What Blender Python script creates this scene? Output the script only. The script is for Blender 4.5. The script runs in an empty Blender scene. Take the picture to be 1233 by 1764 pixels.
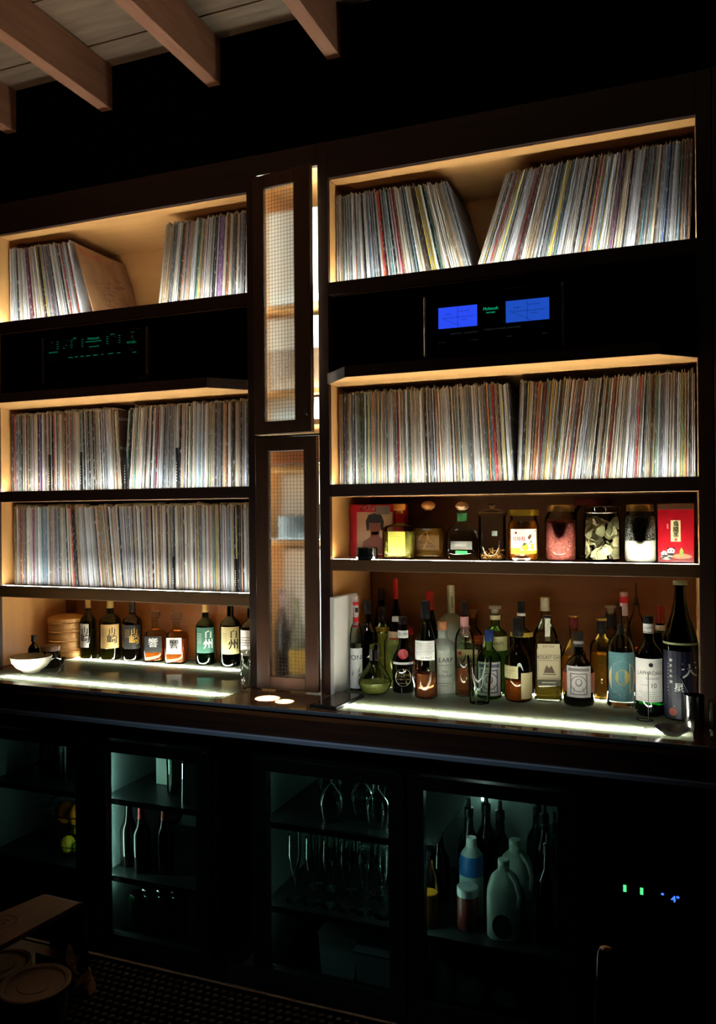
import bpy, bmesh, math, random
import numpy as np
from mathutils import Matrix, Vector
random.seed(7)
S = bpy.context.scene
COL = S.collection
PI = math.pi

# ---------------------------------------------------------------- camera
CF = 1380.74
_y, _p, _r = (math.radians(a) for a in (21.2272, 0.0448, -0.473))
CC = np.array([1.0631, -2.4782, -0.0909])
FWD = np.array([-math.sin(_y)*math.cos(_p), math.cos(_y)*math.cos(_p), math.sin(_p)])
_rt = np.array([math.cos(_y), math.sin(_y), 0.0]); _up = np.cross(_rt, FWD)
RT = _rt*math.cos(_r) + _up*math.sin(_r); UP = -_rt*math.sin(_r) + _up*math.cos(_r)
cam = bpy.data.objects.new('camera', bpy.data.cameras.new('camera'))
COL.objects.link(cam)
cam.data.sensor_fit = 'HORIZONTAL'; cam.data.sensor_width = 36.0
cam.data.lens = CF*36.0/1233.0; cam.data.clip_start = 0.05
cam.matrix_world = Matrix(((RT[0], UP[0], -FWD[0], CC[0]), (RT[1], UP[1], -FWD[1], CC[1]), (RT[2], UP[2], -FWD[2], CC[2]), (0, 0, 0, 1)))
S.camera = cam

# ---------------------------------------------------------------- view and world
S.view_settings.view_transform = 'Standard'; S.view_settings.look = 'None'
S.view_settings.exposure = 0.0; S.view_settings.gamma = 1.0
S.view_settings.use_curve_mapping = False
W = bpy.data.worlds.new('world'); S.world = W; W.use_nodes = True
W.node_tree.nodes['Background'].inputs[0].default_value = (0.5, 0.6, 0.8, 1)
W.node_tree.nodes['Background'].inputs[1].default_value = 0.0
S.cycles.max_bounces = 10; S.cycles.transmission_bounces = 10; S.cycles.transparent_max_bounces = 24
S.cycles.glossy_bounces = 4; S.cycles.diffuse_bounces = 4
S.cycles.sample_clamp_indirect = 3.0; S.cycles.use_denoising = True

LED_E = 84.0        # shelf strips
COUNTER_E = 300.0
BAR_E = 58.0        # opal light bars set flush in the counter glass    # strips under the counter glass
LED_C = (0.97, 1.0, 0.95)

def area_light(name, loc, target, size, power, color, size_y=None, spread=180):
    l = bpy.data.lights.new(name, 'AREA'); l.energy = power; l.color = color; l.size = size
    if size_y: l.shape = 'RECTANGLE'; l.size_y = size_y
    l.spread = math.radians(spread)
    o = bpy.data.objects.new(name, l); COL.objects.link(o); o.location = loc
    o.rotation_euler = (Vector(target)-Vector(loc)).to_track_quat('-Z', 'Y').to_euler()
    return o
def spot_light(name, loc, target, power, color, deg, blend=0.1, radius=0.01):
    l = bpy.data.lights.new(name, 'SPOT'); l.energy = power; l.color = color
    l.spot_size = math.radians(deg); l.spot_blend = blend; l.shadow_soft_size = radius
    o = bpy.data.objects.new(name, l); COL.objects.link(o); o.location = loc
    o.rotation_euler = (Vector(target)-Vector(loc)).to_track_quat('-Z', 'Y').to_euler()
    return o
# warm lamp on the service bar that lights the joists; added cool fill over the bar for the counter front
area_light('bar_uplight', (-0.9, -1.75, -0.35), (-0.75, -0.9, 1.5), 0.25, 3.2, (1.0, 0.66, 0.42), spread=100)
area_light('counter_fill', (0.1, -1.9, 1.35), (0.0, -0.28, -0.8), 0.4, 1.6, (0.75, 0.87, 1.0), spread=44)
# pin spots in the ceiling that throw the two overlapping bright ovals on the counter
spot_light('pin_spot', (-0.20, -0.55, 1.45), (-0.178, -0.122, -0.701), 34000, (0.8, 0.95, 1.0), 2.05, 0.05, 0.004)
spot_light('pin_spot', (0.15, -0.60, 1.45), (-0.105, -0.143, -0.701), 32000, (0.8, 0.95, 1.0), 1.5, 0.05, 0.004)

# ---------------------------------------------------------------- pixel rays onto real planes
def ray(px, py): return FWD + RT*(px-616.5)/CF - UP*(py-882.0)/CF
def atY(px, py, y): d = ray(px, py); return CC + d*(y-CC[1])/d[1]
def atZ(px, py, z): d = ray(px, py); return CC + d*(z-CC[2])/d[2]
def dist(p): return float((np.array(p)-CC)@FWD)

# ---------------------------------------------------------------- materials
def lin(h):
    h = h.lstrip('#'); out = []
    for i in (0, 2, 4):
        c = int(h[i:i+2], 16)/255.0
        out.append(c/12.92 if c <= 0.04045 else ((c+0.055)/1.055)**2.4)
    return tuple(out)+(1.0,)
MATS = {}
def mat(name, color='#808080', rough=0.5, metal=0.0, trans=0.0, ior=1.45, emit=None, estr=0.0, coat=0.0, noise=0.0, nscale=40.0, bump=0.0, spec=0.5):
    if name in MATS: return MATS[name]
    m = bpy.data.materials.new(name); m.use_nodes = True
    nt = m.node_tree; b = nt.nodes['Principled BSDF']
    c = lin(color) if isinstance(color, str) else color
    b.inputs['Base Color'].default_value = c; b.inputs['Roughness'].default_value = rough
    b.inputs['Metallic'].default_value = metal; b.inputs['Transmission Weight'].default_value = trans
    b.inputs['IOR'].default_value = ior; b.inputs['Coat Weight'].default_value = coat
    b.inputs['Specular IOR Level'].default_value = spec
    if emit is not None:
        b.inputs['Emission Color'].default_value = lin(emit) if isinstance(emit, str) else tuple(emit)+(1,)
        b.inputs['Emission Strength'].default_value = estr
    if noise or bump:
        tc = nt.nodes.new('ShaderNodeTexCoord'); n = nt.nodes.new('ShaderNodeTexNoise')
        n.inputs['Scale'].default_value = nscale; n.inputs['Detail'].default_value = 4
        nt.links.new(tc.outputs['Object'], n.inputs['Vector'])
        if noise:
            mx = nt.nodes.new('ShaderNodeMixRGB'); mx.blend_type = 'MULTIPLY'; mx.inputs[0].default_value = noise
            mx.inputs[1].default_value = c
            cr = nt.nodes.new('ShaderNodeValToRGB'); cr.color_ramp.elements[0].position = 0.3; cr.color_ramp.elements[1].position = 0.7
            nt.links.new(n.outputs['Fac'], cr.inputs['Fac']); nt.links.new(cr.outputs['Color'], mx.inputs[2])
            nt.links.new(mx.outputs[0], b.inputs['Base Color'])
        if bump:
            bp = nt.nodes.new('ShaderNodeBump'); bp.inputs['Strength'].default_value = bump; bp.inputs['Distance'].default_value = 0.002
            nt.links.new(n.outputs['Fac'], bp.inputs['Height']); nt.links.new(bp.outputs['Normal'], b.inputs['Normal'])
    MATS[name] = m; return m
def wood(name, c1, c2, axis=0, scale=1.0, rough=0.5, stretch=14.0, coat=0.0):
    """grain runs along AXIS: noise squeezed across it"""
    if name in MATS: return MATS[name]
    m = bpy.data.materials.new(name); m.use_nodes = True
    nt = m.node_tree; b = nt.nodes['Principled BSDF']
    tc = nt.nodes.new('ShaderNodeTexCoord'); mp = nt.nodes.new('ShaderNodeMapping')
    sc = [stretch*2.2]*3; sc[axis] = 1.4
    mp.inputs['Scale'].default_value = tuple(s*scale for s in sc)
    n = nt.nodes.new('ShaderNodeTexNoise'); n.inputs['Scale'].default_value = 3.0; n.inputs['Detail'].default_value = 6; n.inputs['Distortion'].default_value = 0.6
    n2 = nt.nodes.new('ShaderNodeTexNoise'); n2.inputs['Scale'].default_value = 0.35; n2.inputs['Detail'].default_value = 2; n2.inputs['Distortion'].default_value = 1.5
    cr = nt.nodes.new('ShaderNodeValToRGB')
    cr.color_ramp.elements[0].color = lin(c1); cr.color_ramp.elements[0].position = 0.3
    cr.color_ramp.elements[1].color = lin(c2); cr.color_ramp.elements[1].position = 0.72
    ad = nt.nodes.new('ShaderNodeMath'); ad.operation = 'MULTIPLY_ADD'; ad.inputs[1].default_value = 0.55; 
    hf = nt.nodes.new('ShaderNodeMath'); hf.operation = 'MULTIPLY'; hf.inputs[1].default_value = 0.45
    nt.links.new(tc.outputs['Object'], mp.inputs['Vector']); nt.links.new(mp.outputs[0], n.inputs['Vector']); nt.links.new(mp.outputs[0], n2.inputs['Vector'])
    nt.links.new(n2.outputs['Fac'], hf.inputs[0]); nt.links.new(n.outputs['Fac'], ad.inputs[0]); nt.links.new(hf.outputs[0], ad.inputs[2])
    nt.links.new(ad.outputs[0], cr.inputs['Fac']); nt.links.new(cr.outputs['Color'], b.inputs['Base Color'])
    bp = nt.nodes.new('ShaderNodeBump'); bp.inputs['Strength'].default_value = 0.15; bp.inputs['Distance'].default_value = 0.001
    nt.links.new(n.outputs['Fac'], bp.inputs['Height']); nt.links.new(bp.outputs['Normal'], b.inputs['Normal'])
    b.inputs['Roughness'].default_value = rough; b.inputs['Coat Weight'].default_value = coat
    MATS[name] = m; return m
def thin_glass(name, tint='#ffffff', refl=1.0, rough=0.02):
    """thin walled glass: see-through with a Fresnel reflection"""
    if name in MATS: return MATS[name]
    m = bpy.data.materials.new(name); m.use_nodes = True
    nt = m.node_tree; nt.nodes.remove(nt.nodes['Principled BSDF']); out = nt.nodes['Material Output']
    t = nt.nodes.new('ShaderNodeBsdfTransparent'); t.inputs[0].default_value = lin(tint)
    g = nt.nodes.new('ShaderNodeBsdfGlossy'); g.inputs['Roughness'].default_value = rough
    lw = nt.nodes.new('ShaderNodeLayerWeight'); lw.inputs['Blend'].default_value = 0.18
    mu = nt.nodes.new('ShaderNodeMath'); mu.operation = 'MULTIPLY'; mu.inputs[1].default_value = refl
    mx = nt.nodes.new('ShaderNodeMixShader')
    nt.links.new(lw.outputs['Fresnel'], mu.inputs[0]); nt.links.new(mu.outputs[0], mx.inputs[0])
    nt.links.new(t.outputs[0], mx.inputs[1]); nt.links.new(g.outputs[0], mx.inputs[2]); nt.links.new(mx.outputs[0], out.inputs['Surface'])
    MATS[name] = m; return m
def record_mat(name, from_object):
    """sleeve spine: one colour per record, faint print flecks along the spine"""
    m = bpy.data.materials.new(name); m.use_nodes = True
    nt = m.node_tree; b = nt.nodes['Principled BSDF']
    if from_object:
        oi = nt.nodes.new('ShaderNodeObjectInfo'); csrc = oi.outputs['Color']
    else:
        at = nt.nodes.new('ShaderNodeAttribute'); at.attribute_name = 'tint'; csrc = at.outputs['Color']
    g = nt.nodes.new('ShaderNodeNewGeometry'); mp = nt.nodes.new('ShaderNodeMapping'); mp.inputs['Scale'].default_value = (420, 2, 46)
    n = nt.nodes.new('ShaderNodeTexNoise'); n.inputs['Scale'].default_value = 1.0; n.inputs['Detail'].default_value = 3
    nt.links.new(g.outputs['Position'], mp.inputs['Vector']); nt.links.new(mp.outputs[0], n.inputs['Vector'])
    cr = nt.nodes.new('ShaderNodeValToRGB'); cr.color_ramp.elements[0].position = 0.57; cr.color_ramp.elements[1].position = 0.70
    nt.links.new(n.outputs['Fac'], cr.inputs['Fac'])
    # print: the inverse brightness of the sleeve, lightly mixed in
    iv = nt.nodes.new('ShaderNodeInvert'); nt.links.new(csrc, iv.inputs['Color'])
    fm = nt.nodes.new('ShaderNodeMath'); fm.operation = 'MULTIPLY'; fm.inputs[1].default_value = 0.5
    nt.links.new(cr.outputs['Color'], fm.inputs[0])
    mx = nt.nodes.new('ShaderNodeMixRGB'); nt.links.new(fm.outputs[0], mx.inputs[0]); nt.links.new(csrc, mx.inputs[1]); nt.links.new(iv.outputs[0], mx.inputs[2])
    nt.links.new(mx.outputs[0], b.inputs['Base Color'])
    b.inputs['Roughness'].default_value = 0.55; b.inputs['Coat Weight'].default_value = 0.25; b.inputs['Coat Roughness'].default_value = 0.25
    return m
def counter_glass_mat():
    """frosted, lightly glossy glass: diffuse transmission lets the strips below glow through"""
    m = bpy.data.materials.new('frosted_counter_glass'); m.use_nodes = True
    nt = m.node_tree; nt.nodes.remove(nt.nodes['Principled BSDF']); out = nt.nodes['Material Output']
    tl = nt.nodes.new('ShaderNodeBsdfTranslucent'); tl.inputs[0].default_value = (0.74, 0.86, 0.60, 1)
    df = nt.nodes.new('ShaderNodeBsdfDiffuse'); df.inputs[0].default_value = (0.09, 0.085, 0.055, 1)
    gl = nt.nodes.new('ShaderNodeBsdfGlossy'); gl.inputs['Roughness'].default_value = 0.025
    lw = nt.nodes.new('ShaderNodeFresnel'); lw.inputs['IOR'].default_value = 1.5
    a = nt.nodes.new('ShaderNodeMixShader'); a.inputs[0].default_value = 0.35
    b = nt.nodes.new('ShaderNodeMixShader')
    nt.links.new(tl.outputs[0], a.inputs[1]); nt.links.new(df.outputs[0], a.inputs[2])
    nt.links.new(lw.outputs[0], b.inputs[0]); nt.links.new(a.outputs[0], b.inputs[1]); nt.links.new(gl.outputs[0], b.inputs[2])
    nt.links.new(b.outputs[0], out.inputs['Surface'])
    return m

M_DARK = wood('walnut_dark', '#1e0e06', '#361e0f', 0, rough=0.45)
M_DARKV = wood('walnut_dark_upright', '#1e0e06', '#381f10', 2, rough=0.45)
M_DOOR = wood('walnut_door', '#342011', '#52341c', 2, rough=0.42)
M_PLY = wood('birch_ply', '#c98f50', '#e0ab69', 0, scale=0.35, rough=0.42, stretch=6)
M_PLYV = wood('birch_ply_upright', '#c98f50', '#dfa966', 2, scale=0.35, rough=0.42, stretch=6)
M_PLYD = wood('birch_ply_shade', '#5e340e', '#7c4a18', 0, scale=0.35, rough=0.45, stretch=6)  # same ply darkened: shade behind jars and bottles put into the colour
M_BLACKWALL = mat('black_paint', '#040303', 1.0, noise=0.3, nscale=8, spec=0.05)
M_BLACK = mat('black_metal', '#08090a', 0.45)
M_BLACKGLASS = mat('black_glass', '#010102', 0.3, spec=0.04)
M_STEEL = mat('steel', '#9a9a98', 0.22, metal=1.0)
M_CHROME = mat('chrome', '#c8c4bc', 0.1, metal=1.0)
M_ALU = mat('dull_aluminium', '#4c4a48', 0.4, metal=1.0)
M_LED = mat('led_diffuser', '#ffffff', 0.5, emit=LED_C, estr=LED_E)
M_LEDC = mat('counter_led', '#ffffff', 0.5, emit=(1.0, 1.0, 0.84), estr=COUNTER_E)
M_REC = record_mat('record_sleeve', True)
M_RECMASS = record_mat('record_sleeve_mass', False)
M_POLY = mat('outer_sleeve_film', '#e6e8ea', 0.3, coat=0.5)
M_GLASS = mat('clear_glass', '#f4f8f2', 0.0, trans=1.0, ior=1.45)
M_THIN = thin_glass('thin_clear_glass', '#eef4ee')
M_THINF = thin_glass('cold_thin_glass', '#e8f2ee', 1.6)
M_PAPER = mat('cream_paper', '#d9cba0', 0.7, noise=0.12, nscale=60)
M_WHITE = mat('white_paper', '#dcdad0', 0.65, noise=0.08, nscale=40)
M_INK = mat('black_ink', '#0d0c0c', 0.6)
M_GOLD = mat('gold_ink', '#c9a04a', 0.35, metal=0.6)
M_RED = mat('red_paper', '#b5121c', 0.45)
M_INKW = mat('white_ink', '#e4e2da', 0.6)
M_GREEN_E = mat('lit_green_lettering', '#00110c', 0.5, emit='#19c98c', estr=0.5)
M_GREY_E = mat('lit_grey_lettering', '#050505', 0.5, emit='#a8b4b0', estr=0.05)

# ---------------------------------------------------------------- mesh helpers
class MB:
    def __init__(s): s.v = []; s.f = []; s.m = []
    def add(s, vs, fs, mi=0):
        o = len(s.v); s.v += [tuple(map(float, p)) for p in vs]; s.f += [tuple(i+o for i in f) for f in fs]; s.m += [mi]*len(fs); return s
    def box(s, x0, x1, y0, y1, z0, z1, mi=0):
        return s.add([(x0,y0,z0),(x1,y0,z0),(x1,y1,z0),(x0,y1,z0),(x0,y0,z1),(x1,y0,z1),(x1,y1,z1),(x0,y1,z1)],
                     [(0,3,2,1),(4,5,6,7),(0,1,5,4),(1,2,6,5),(2,3,7,6),(3,0,4,7)], mi)
    def prism(s, poly, z0, z1, mi=0):
        n = len(poly)
        return s.add([(x,y,z0) for x,y in poly]+[(x,y,z1) for x,y in poly],
                     [tuple(range(n-1,-1,-1)), tuple(range(n,2*n))]+[(i,(i+1)%n,(i+1)%n+n,i+n) for i in range(n)], mi)
    def prism_axis(s, poly, a0, a1, axis, mi=0):
        """poly in the other two axes (in order), swept along AXIS"""
        def p(u, v, w): return {0:(w,u,v), 1:(u,w,v), 2:(u,v,w)}[axis]
        n = len(poly)
        fs = [tuple(range(n-1,-1,-1)), tuple(range(n,2*n))]+[(i,(i+1)%n,(i+1)%n+n,i+n) for i in range(n)]
        if axis == 1: fs = [f[::-1] for f in fs]
        return s.add([p(u,v,a0) for u,v in poly]+[p(u,v,a1) for u,v in poly], fs, mi)
    def lathe(s, prof, n=28, ex=2.0, asp=1.0, rot=0.0, cx=0.0, cy=0.0, mi=0, close=True):
        vs = []; k = len(prof)
        for r, z in prof:
            for i in range(n):
                t = 2*PI*i/n; c, q = math.cos(t), math.sin(t)
                g = 1.0 if ex == 2.0 else 1.0/((abs(c)**ex+abs(q)**ex)**(1.0/ex))
                x, y = r*g*c, r*g*q*asp
                vs.append((cx+x*math.cos(rot)-y*math.sin(rot), cy+x*math.sin(rot)+y*math.cos(rot), z))
        fs = [(a*n+i, a*n+(i+1)%n, (a+1)*n+(i+1)%n, (a+1)*n+i) for a in range(k-1) for i in range(n)]
        if close:
            if prof[0][0] > 1e-5: fs.append(tuple(range(n-1,-1,-1)))
            if prof[-1][0] > 1e-5: fs.append(tuple((k-1)*n+i for i in range(n)))
        return s.add(vs, fs, mi)
    def tube(s, pts, r, n=8, mi=0, closed=False):
        pts = [Vector(p) for p in pts]; k = len(pts); vs = []
        ref = Vector((0.13, 0.37, 0.92)).normalized()
        for i, p in enumerate(pts):
            a = pts[(i-1) % k] if closed or i > 0 else p; b = pts[(i+1) % k] if closed or i < k-1 else p
            d = (b-a).normalized(); u = d.cross(ref).normalized(); w = d.cross(u)
            rr = r[i] if isinstance(r, (list, tuple)) else r
            for j in range(n):
                t = 2*PI*j/n; vs.append(tuple(p+u*(rr*math.cos(t))+w*(rr*math.sin(t))))
        m = k if closed else k-1
        fs = [(a*n+j, a*n+(j+1)%n, ((a+1)%k)*n+(j+1)%n, ((a+1)%k)*n+j) for a in range(m) for j in range(n)]
        if not closed: fs += [tuple(range(n-1,-1,-1)), tuple((k-1)*n+j for j in range(n))]
        return s.add(vs, fs, mi)
    def ball(s, c, r, n=14, k=8, sz=1.0, mi=0):
        prof = [(r*math.sin(PI*i/k), c[2]-r*sz*math.cos(PI*i/k)) for i in range(k+1)]
        return s.lathe([(max(a, 1e-6), z) for a, z in prof], n, cx=c[0], cy=c[1], mi=mi, close=False)
    def mesh(s, name, mats, smooth=None):
        me = bpy.data.meshes.new(name); me.from_pydata(s.v, [], s.f)
        for m in (mats if isinstance(mats, (list, tuple)) else [mats]): me.materials.append(m)
        if len(me.materials) > 1: me.polygons.foreach_set('material_index', s.m)
        me.validate(); 
        if smooth is not None:
            me.polygons.foreach_set('use_smooth', [True]*len(me.polygons)); me.set_sharp_from_angle(angle=math.radians(smooth))
        me.update(); return me
def obj(name, mb, mats=None, parent=None, smooth=None, loc=None, rot=None, kind=None, label=None):
    me = mb.mesh(name, mats, smooth) if isinstance(mb, MB) else mb
    o = bpy.data.objects.new(name, me); COL.objects.link(o)
    if parent is not None: o.parent = parent
    if loc is not None: o.location = loc
    if rot is not None: o.rotation_euler = rot
    if kind: o['kind'] = kind
    if label: o['label'] = label
    return o
def bevel(mb, name, mats, w, seg=2):
    me = mb.mesh(name, mats); bm = bmesh.new(); bm.from_mesh(me)
    bmesh.ops.bevel(bm, geom=bm.edges[:], offset=w, segments=seg, profile=0.6, affect='EDGES', clamp_overlap=True)
    bm.to_mesh(me); bm.free(); me.polygons.foreach_set('use_smooth', [True]*len(me.polygons)); me.set_sharp_from_angle(angle=math.radians(35)); me.update()
    return me
def tag(o, label, cat, group=None):
    o['label'] = label; o['category'] = cat
    if group: o['group'] = group
    return o
def thing(name, label, cat, loc=(0,0,0), group=None, rotz=0.0):
    o = bpy.data.objects.new(name, None); COL.objects.link(o); o.location = loc; o.rotation_euler = (0,0,rotz)
    o.empty_display_size = 0.02
    return tag(o, label, cat, group)
def struct(name, mb, mats, parent=None, smooth=None):
    o = obj(name, mb, mats, parent, smooth)
    if parent is None: o['kind'] = 'structure'
    return o
_T = {}
def text_geo(s, size):
    if s in _T: v, f = _T[s]
    else:
        cu = bpy.data.curves.new('t', 'FONT'); cu.body = s; cu.size = 1.0; cu.align_x = 'CENTER'; cu.align_y = 'CENTER'; cu.resolution_u = 3
        ob = bpy.data.objects.new('t', cu); me = bpy.data.meshes.new_from_object(ob)
        v = [(p.co.x, p.co.y) for p in me.vertices]; f = [tuple(p.vertices) for p in me.polygons]
        bpy.data.objects.remove(ob); bpy.data.curves.remove(cu); bpy.data.meshes.remove(me); _T[s] = (v, f)
    return [(a*size, b*size) for a, b in v], f
def lettering(parent, items, mapf, material, name='lettering', bold=0.0):
    """items: (string, size, u, v[, stretch x[, turn]]) or ('rect', u0, u1, v0, v1) or ('poly', [(u, v) ...])"""
    mb = MB()
    for it in items:
        if it[0] == 'rect':
            _, u0, u1, v0, v1 = it; n = max(1, min(12, int((u1-u0)/0.004)))
            us = [u0+(u1-u0)*i/n for i in range(n+1)]
            mb.add([mapf(u, v0) for u in us]+[mapf(u, v1) for u in us], [(i, i+1, i+n+2, i+n+1) for i in range(n)])
        elif it[0] == 'poly':
            mb.add([mapf(u, v) for u, v in it[1]], [tuple(range(len(it[1])))])
        elif it[0] == 'disc':
            _, u, v, r = it[:4]; ry = it[4] if len(it) > 4 else r
            mb.add([mapf(u+r*math.cos(2*PI*i/18), v+ry*math.sin(2*PI*i/18)) for i in range(18)], [tuple(range(18))])
        elif it[0] == 'ring':
            _, u, v, r, w = it; k = 24
            mb.add([mapf(u+q*math.cos(2*PI*i/k), v+q*math.sin(2*PI*i/k)) for q in (r-w, r) for i in range(k)], [(i, (i+1)%k, (i+1)%k+k, i+k) for i in range(k)])
        else:
            s, size, u, v = it[:4]; sx = it[4] if len(it) > 4 else 1.0; a = it[5] if len(it) > 5 else 0.0
            vs, fs = text_geo(s, size)
            bd = bold or (size*.018 if s[0] > '\u3000' else 0.0)
            for du in ((0.0,) if not bd else (-bd, 0.0, bd)):
                mb.add([mapf(u+du+(x*sx*math.cos(a)-y*math.sin(a)), v+(x*sx*math.sin(a)+y*math.cos(a))) for x, y in vs], fs)
    return obj(name, mb, material, parent)
def cyl_map(r, phi, z0=0.0, off=0.0008):
    def f(u, v): t = phi+u/r; return ((r+off)*math.sin(t), -(r+off)*math.cos(t), z0+v)
    return f
def flat_map(d, phi=0.0, z0=0.0, off=0.0008, ox=0.0, oy=0.0):
    def f(u, v): return (ox+(d+off)*math.sin(phi)+u*math.cos(phi), oy-(d+off)*math.cos(phi)+u*math.sin(phi), z0+v)
    return f

# levels of the cabinet, measured from the photograph
Z1, Z2, Z3, Z4, Z5, Z6, Z7 = 1.0347, 0.6792, 0.345, 0.0, -0.037, -0.248, -0.285
Z2B = 0.640          # underside of the shelf over the hi-fi
Y6, Y7 = -0.374, -0.4165
LX0, LX1, RX0, RX1 = -1.45, -0.31, 0.0, 1.141
CZ = -0.7013         # counter top
DEPTH = 0.385
HBOT = 0.378         # top of the hi-fi shelf

# ---------------------------------------------------------------- the room
struct('floor', MB().box(-2.4, 2.8, -4.2, 0.6, -1.72, -1.66), mat('floor_rubber', '#141312', 0.6, noise=0.4, nscale=20))
struct('wall_back', MB().box(-2.4, 2.8, 0.46, 0.6, -1.66, 2.2), M_BLACKWALL)
struct('wall_left', MB().box(-2.5, -2.4, -4.2, 0.6, -1.72, 2.2), M_BLACKWALL)
struct('wall_right', MB().box(2.8, 2.9, -4.2, 0.6, -1.72, 2.2), M_BLACKWALL)
struct('wall_front', MB().box(-2.5, 2.9, -4.3, -4.2, -1.72, 2.2), M_BLACKWALL)
bulk = struct('wall_bulkhead', MB().box(-2.4, 2.8, 0.001, 0.46, 1.1585, 1.70), M_BLACKWALL)
ceil = bpy.data.objects.new('ceiling', None); COL.objects.link(ceil); ceil['kind'] = 'structure'
M_BOARD = wood('ceiling_board', '#5d4a38', '#85705a', 0, rough=0.8, stretch=5)
yb = -0.0005
i = 0
while yb > -3.2:
    w = 0.135
    o = obj('ceiling_board', MB().box(-2.4, 2.8, yb-w+0.004, yb, 1.5945+(i % 2)*0.003, 1.62), M_BOARD, ceil); yb -= w; i += 1
obj('ceiling_deck', MB().box(-2.5, 2.9, -4.3, 0.6, 1.625, 1.70), M_BLACKWALL, ceil)
M_JOIST = wood('joist_timber', '#7a4f36', '#a06c4c', 1, rough=0.75, stretch=8)
for xc, lb in ((-1.363, 'brown ceiling joist at the edge of the room, only its squared end shows'), (-0.899, 'long brown ceiling joist ending over the preamplifier bay'),
               (-0.4327, 'brown ceiling joist ending above the glazed doors'), (0.0287, 'short visible joist end high over the wide record bay')):
    o = obj('ceiling_joist', bevel(MB().box(xc-.0247, xc+.0247, -3.2, -0.0005, 1.430, 1.594), 'ceiling_joist', M_JOIST, .002, 1), None); tag(o, lb, 'joist')

# ---------------------------------------------------------------- cabinet carcass
cab = thing('record_cabinet', 'tall dark walnut back-bar cabinet with birch ply compartments for records', 'cabinet', (0, 0, 0))
def panel(name, x0, x1, y0, y1, z0, z1, m): return obj(name, bevel(MB().box(x0, x1, y0, y1, z0, z1), name, m, 0.0012, 1), None, cab)
FY = 0.018   # thickness of the dark face frame
# face frame uprights and rails
panel('post', -1.52, LX0, 0.0, FY, CZ+0.001, 1.16, M_DARKV)
panel('post', LX1, -0.272, 0.0, FY, CZ+0.001, 1.16, M_DARKV)
panel('post', -0.038, RX0, 0.0, FY, CZ+0.001, 1.16, M_DARKV)
panel('post', RX1, 1.182, 0.0, FY, CZ+0.001, 1.16, M_DARKV)
panel('post', 1.185, 1.32, -0.004, FY, CZ+0.001, 1.16, M_DARKV)
panel('head_rail', LX0, LX1, 0.0, FY, Z1, 1.158, M_DARK); panel('head_rail', RX0, RX1, 0.0, FY, Z1, 1.158, M_DARK)
panel('head_rail', -0.272, -0.038, 0.0, FY, 1.085, 1.158, M_DARK)
panel('mid_rail', -0.272, -0.038, 0.0, FY, 0.171, 0.1795, M_DARK)
# ply sides, backs
for x, d in ((LX0, -1), (LX1, 1), (RX0, -1), (RX1, 1)):
    panel('side_panel', min(x, x+d*0.018), max(x, x+d*0.018), FY, DEPTH, CZ+0.001, Z1+0.02, M_PLYV)
for a, b in ((LX0, LX1), (RX0, RX1)):
    panel('back_panel', a, b, DEPTH, DEPTH+0.012, Z4, Z1+0.02, M_PLY)
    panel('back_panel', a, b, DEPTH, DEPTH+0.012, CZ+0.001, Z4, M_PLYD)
    # the hi-fi openings are lined in black
    panel('black_lining', a+.001, b-.001, FY+.0005, DEPTH-.002, Z2B-.004, Z2B-.0005, M_BLACKWALL); panel('black_lining', a+.001, b-.001, DEPTH-.004, DEPTH-.0005, HBOT, Z2B-.004, M_BLACKWALL)
    panel('black_lining', a+.0005, a+.004, FY+.0005, DEPTH-.004, HBOT, Z2B-.004, M_BLACKWALL); panel('black_lining', b-.004, b-.0005, FY+.0005, DEPTH-.004, HBOT, Z2B-.004, M_BLACKWALL)
    panel('black_lining', a+.004, b-.004, FY, DEPTH-.004, HBOT-.0018, HBOT-.0004, M_BLACKWALL)
    panel('top_panel', a, b, FY, DEPTH, Z1, Z1+0.018, M_PLY)
def shelf(x0, x1, z0, z1, lip=M_DARK):
    o = panel('shelf', x0+0.0005, x1-0.0005, FY, DEPTH-0.001, z0, z1, M_PLY)
    f = obj('shelf_lip', bevel(MB().box(x0, x1, 0.0, FY, z0, z1+(.0045 if z1 in (Z2, Z4) else 0)), 'shelf_lip', lip, 0.0012, 1), None, cab)
    return o
for a, b in ((LX0, LX1), (RX0, RX1)):
    shelf(a, b, Z2B, Z2); shelf(a, b, Z5, Z4)
shelf(RX0, RX1, Z7, Z6, wood('walnut_mid', '#40280f', '#563a1c', 0, rough=0.45)); shelf(LX0, LX1, Y7, Y6, MATS['walnut_mid'])
# the hi-fi shelves stand forward with chamfered ends
for a, b in ((LX0, LX1), (RX0, RX1)):
    poly = [(a, DEPTH-0.001), (a, 0.0), (a+0.104, -0.103), (b-0.104, -0.103), (b, 0.0), (b, DEPTH-0.001)]
    obj('hifi_shelf', MB().prism(poly, Z3-0.003, HBOT-0.002), M_PLY, cab)
    t = 0.006
    face = [(a, 0.0), (a+0.104, -0.103), (b-0.104, -0.103), (b, 0.0)]
    mb = MB()
    for p, q in zip(face[:-1], face[1:]):
        dx, dy = q[0]-p[0], q[1]-p[1]; l = math.hypot(dx, dy); nx, ny = dy/l*t, -dx/l*t
        mb.prism([(p[0]+nx, p[1]+ny), (q[0]+nx, q[1]+ny), q, p], Z3-0.003, HBOT-0.0015)
    obj('shelf_edging', mb, wood('walnut_edge', '#2a170e', '#432818', 0, rough=.9), cab)

panel('gap_light_stop', -.046, -.0315, .0185, .03, CZ+.001, .168, M_DARKV)  # added strip, blocks column light leaking past the lower door
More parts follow.
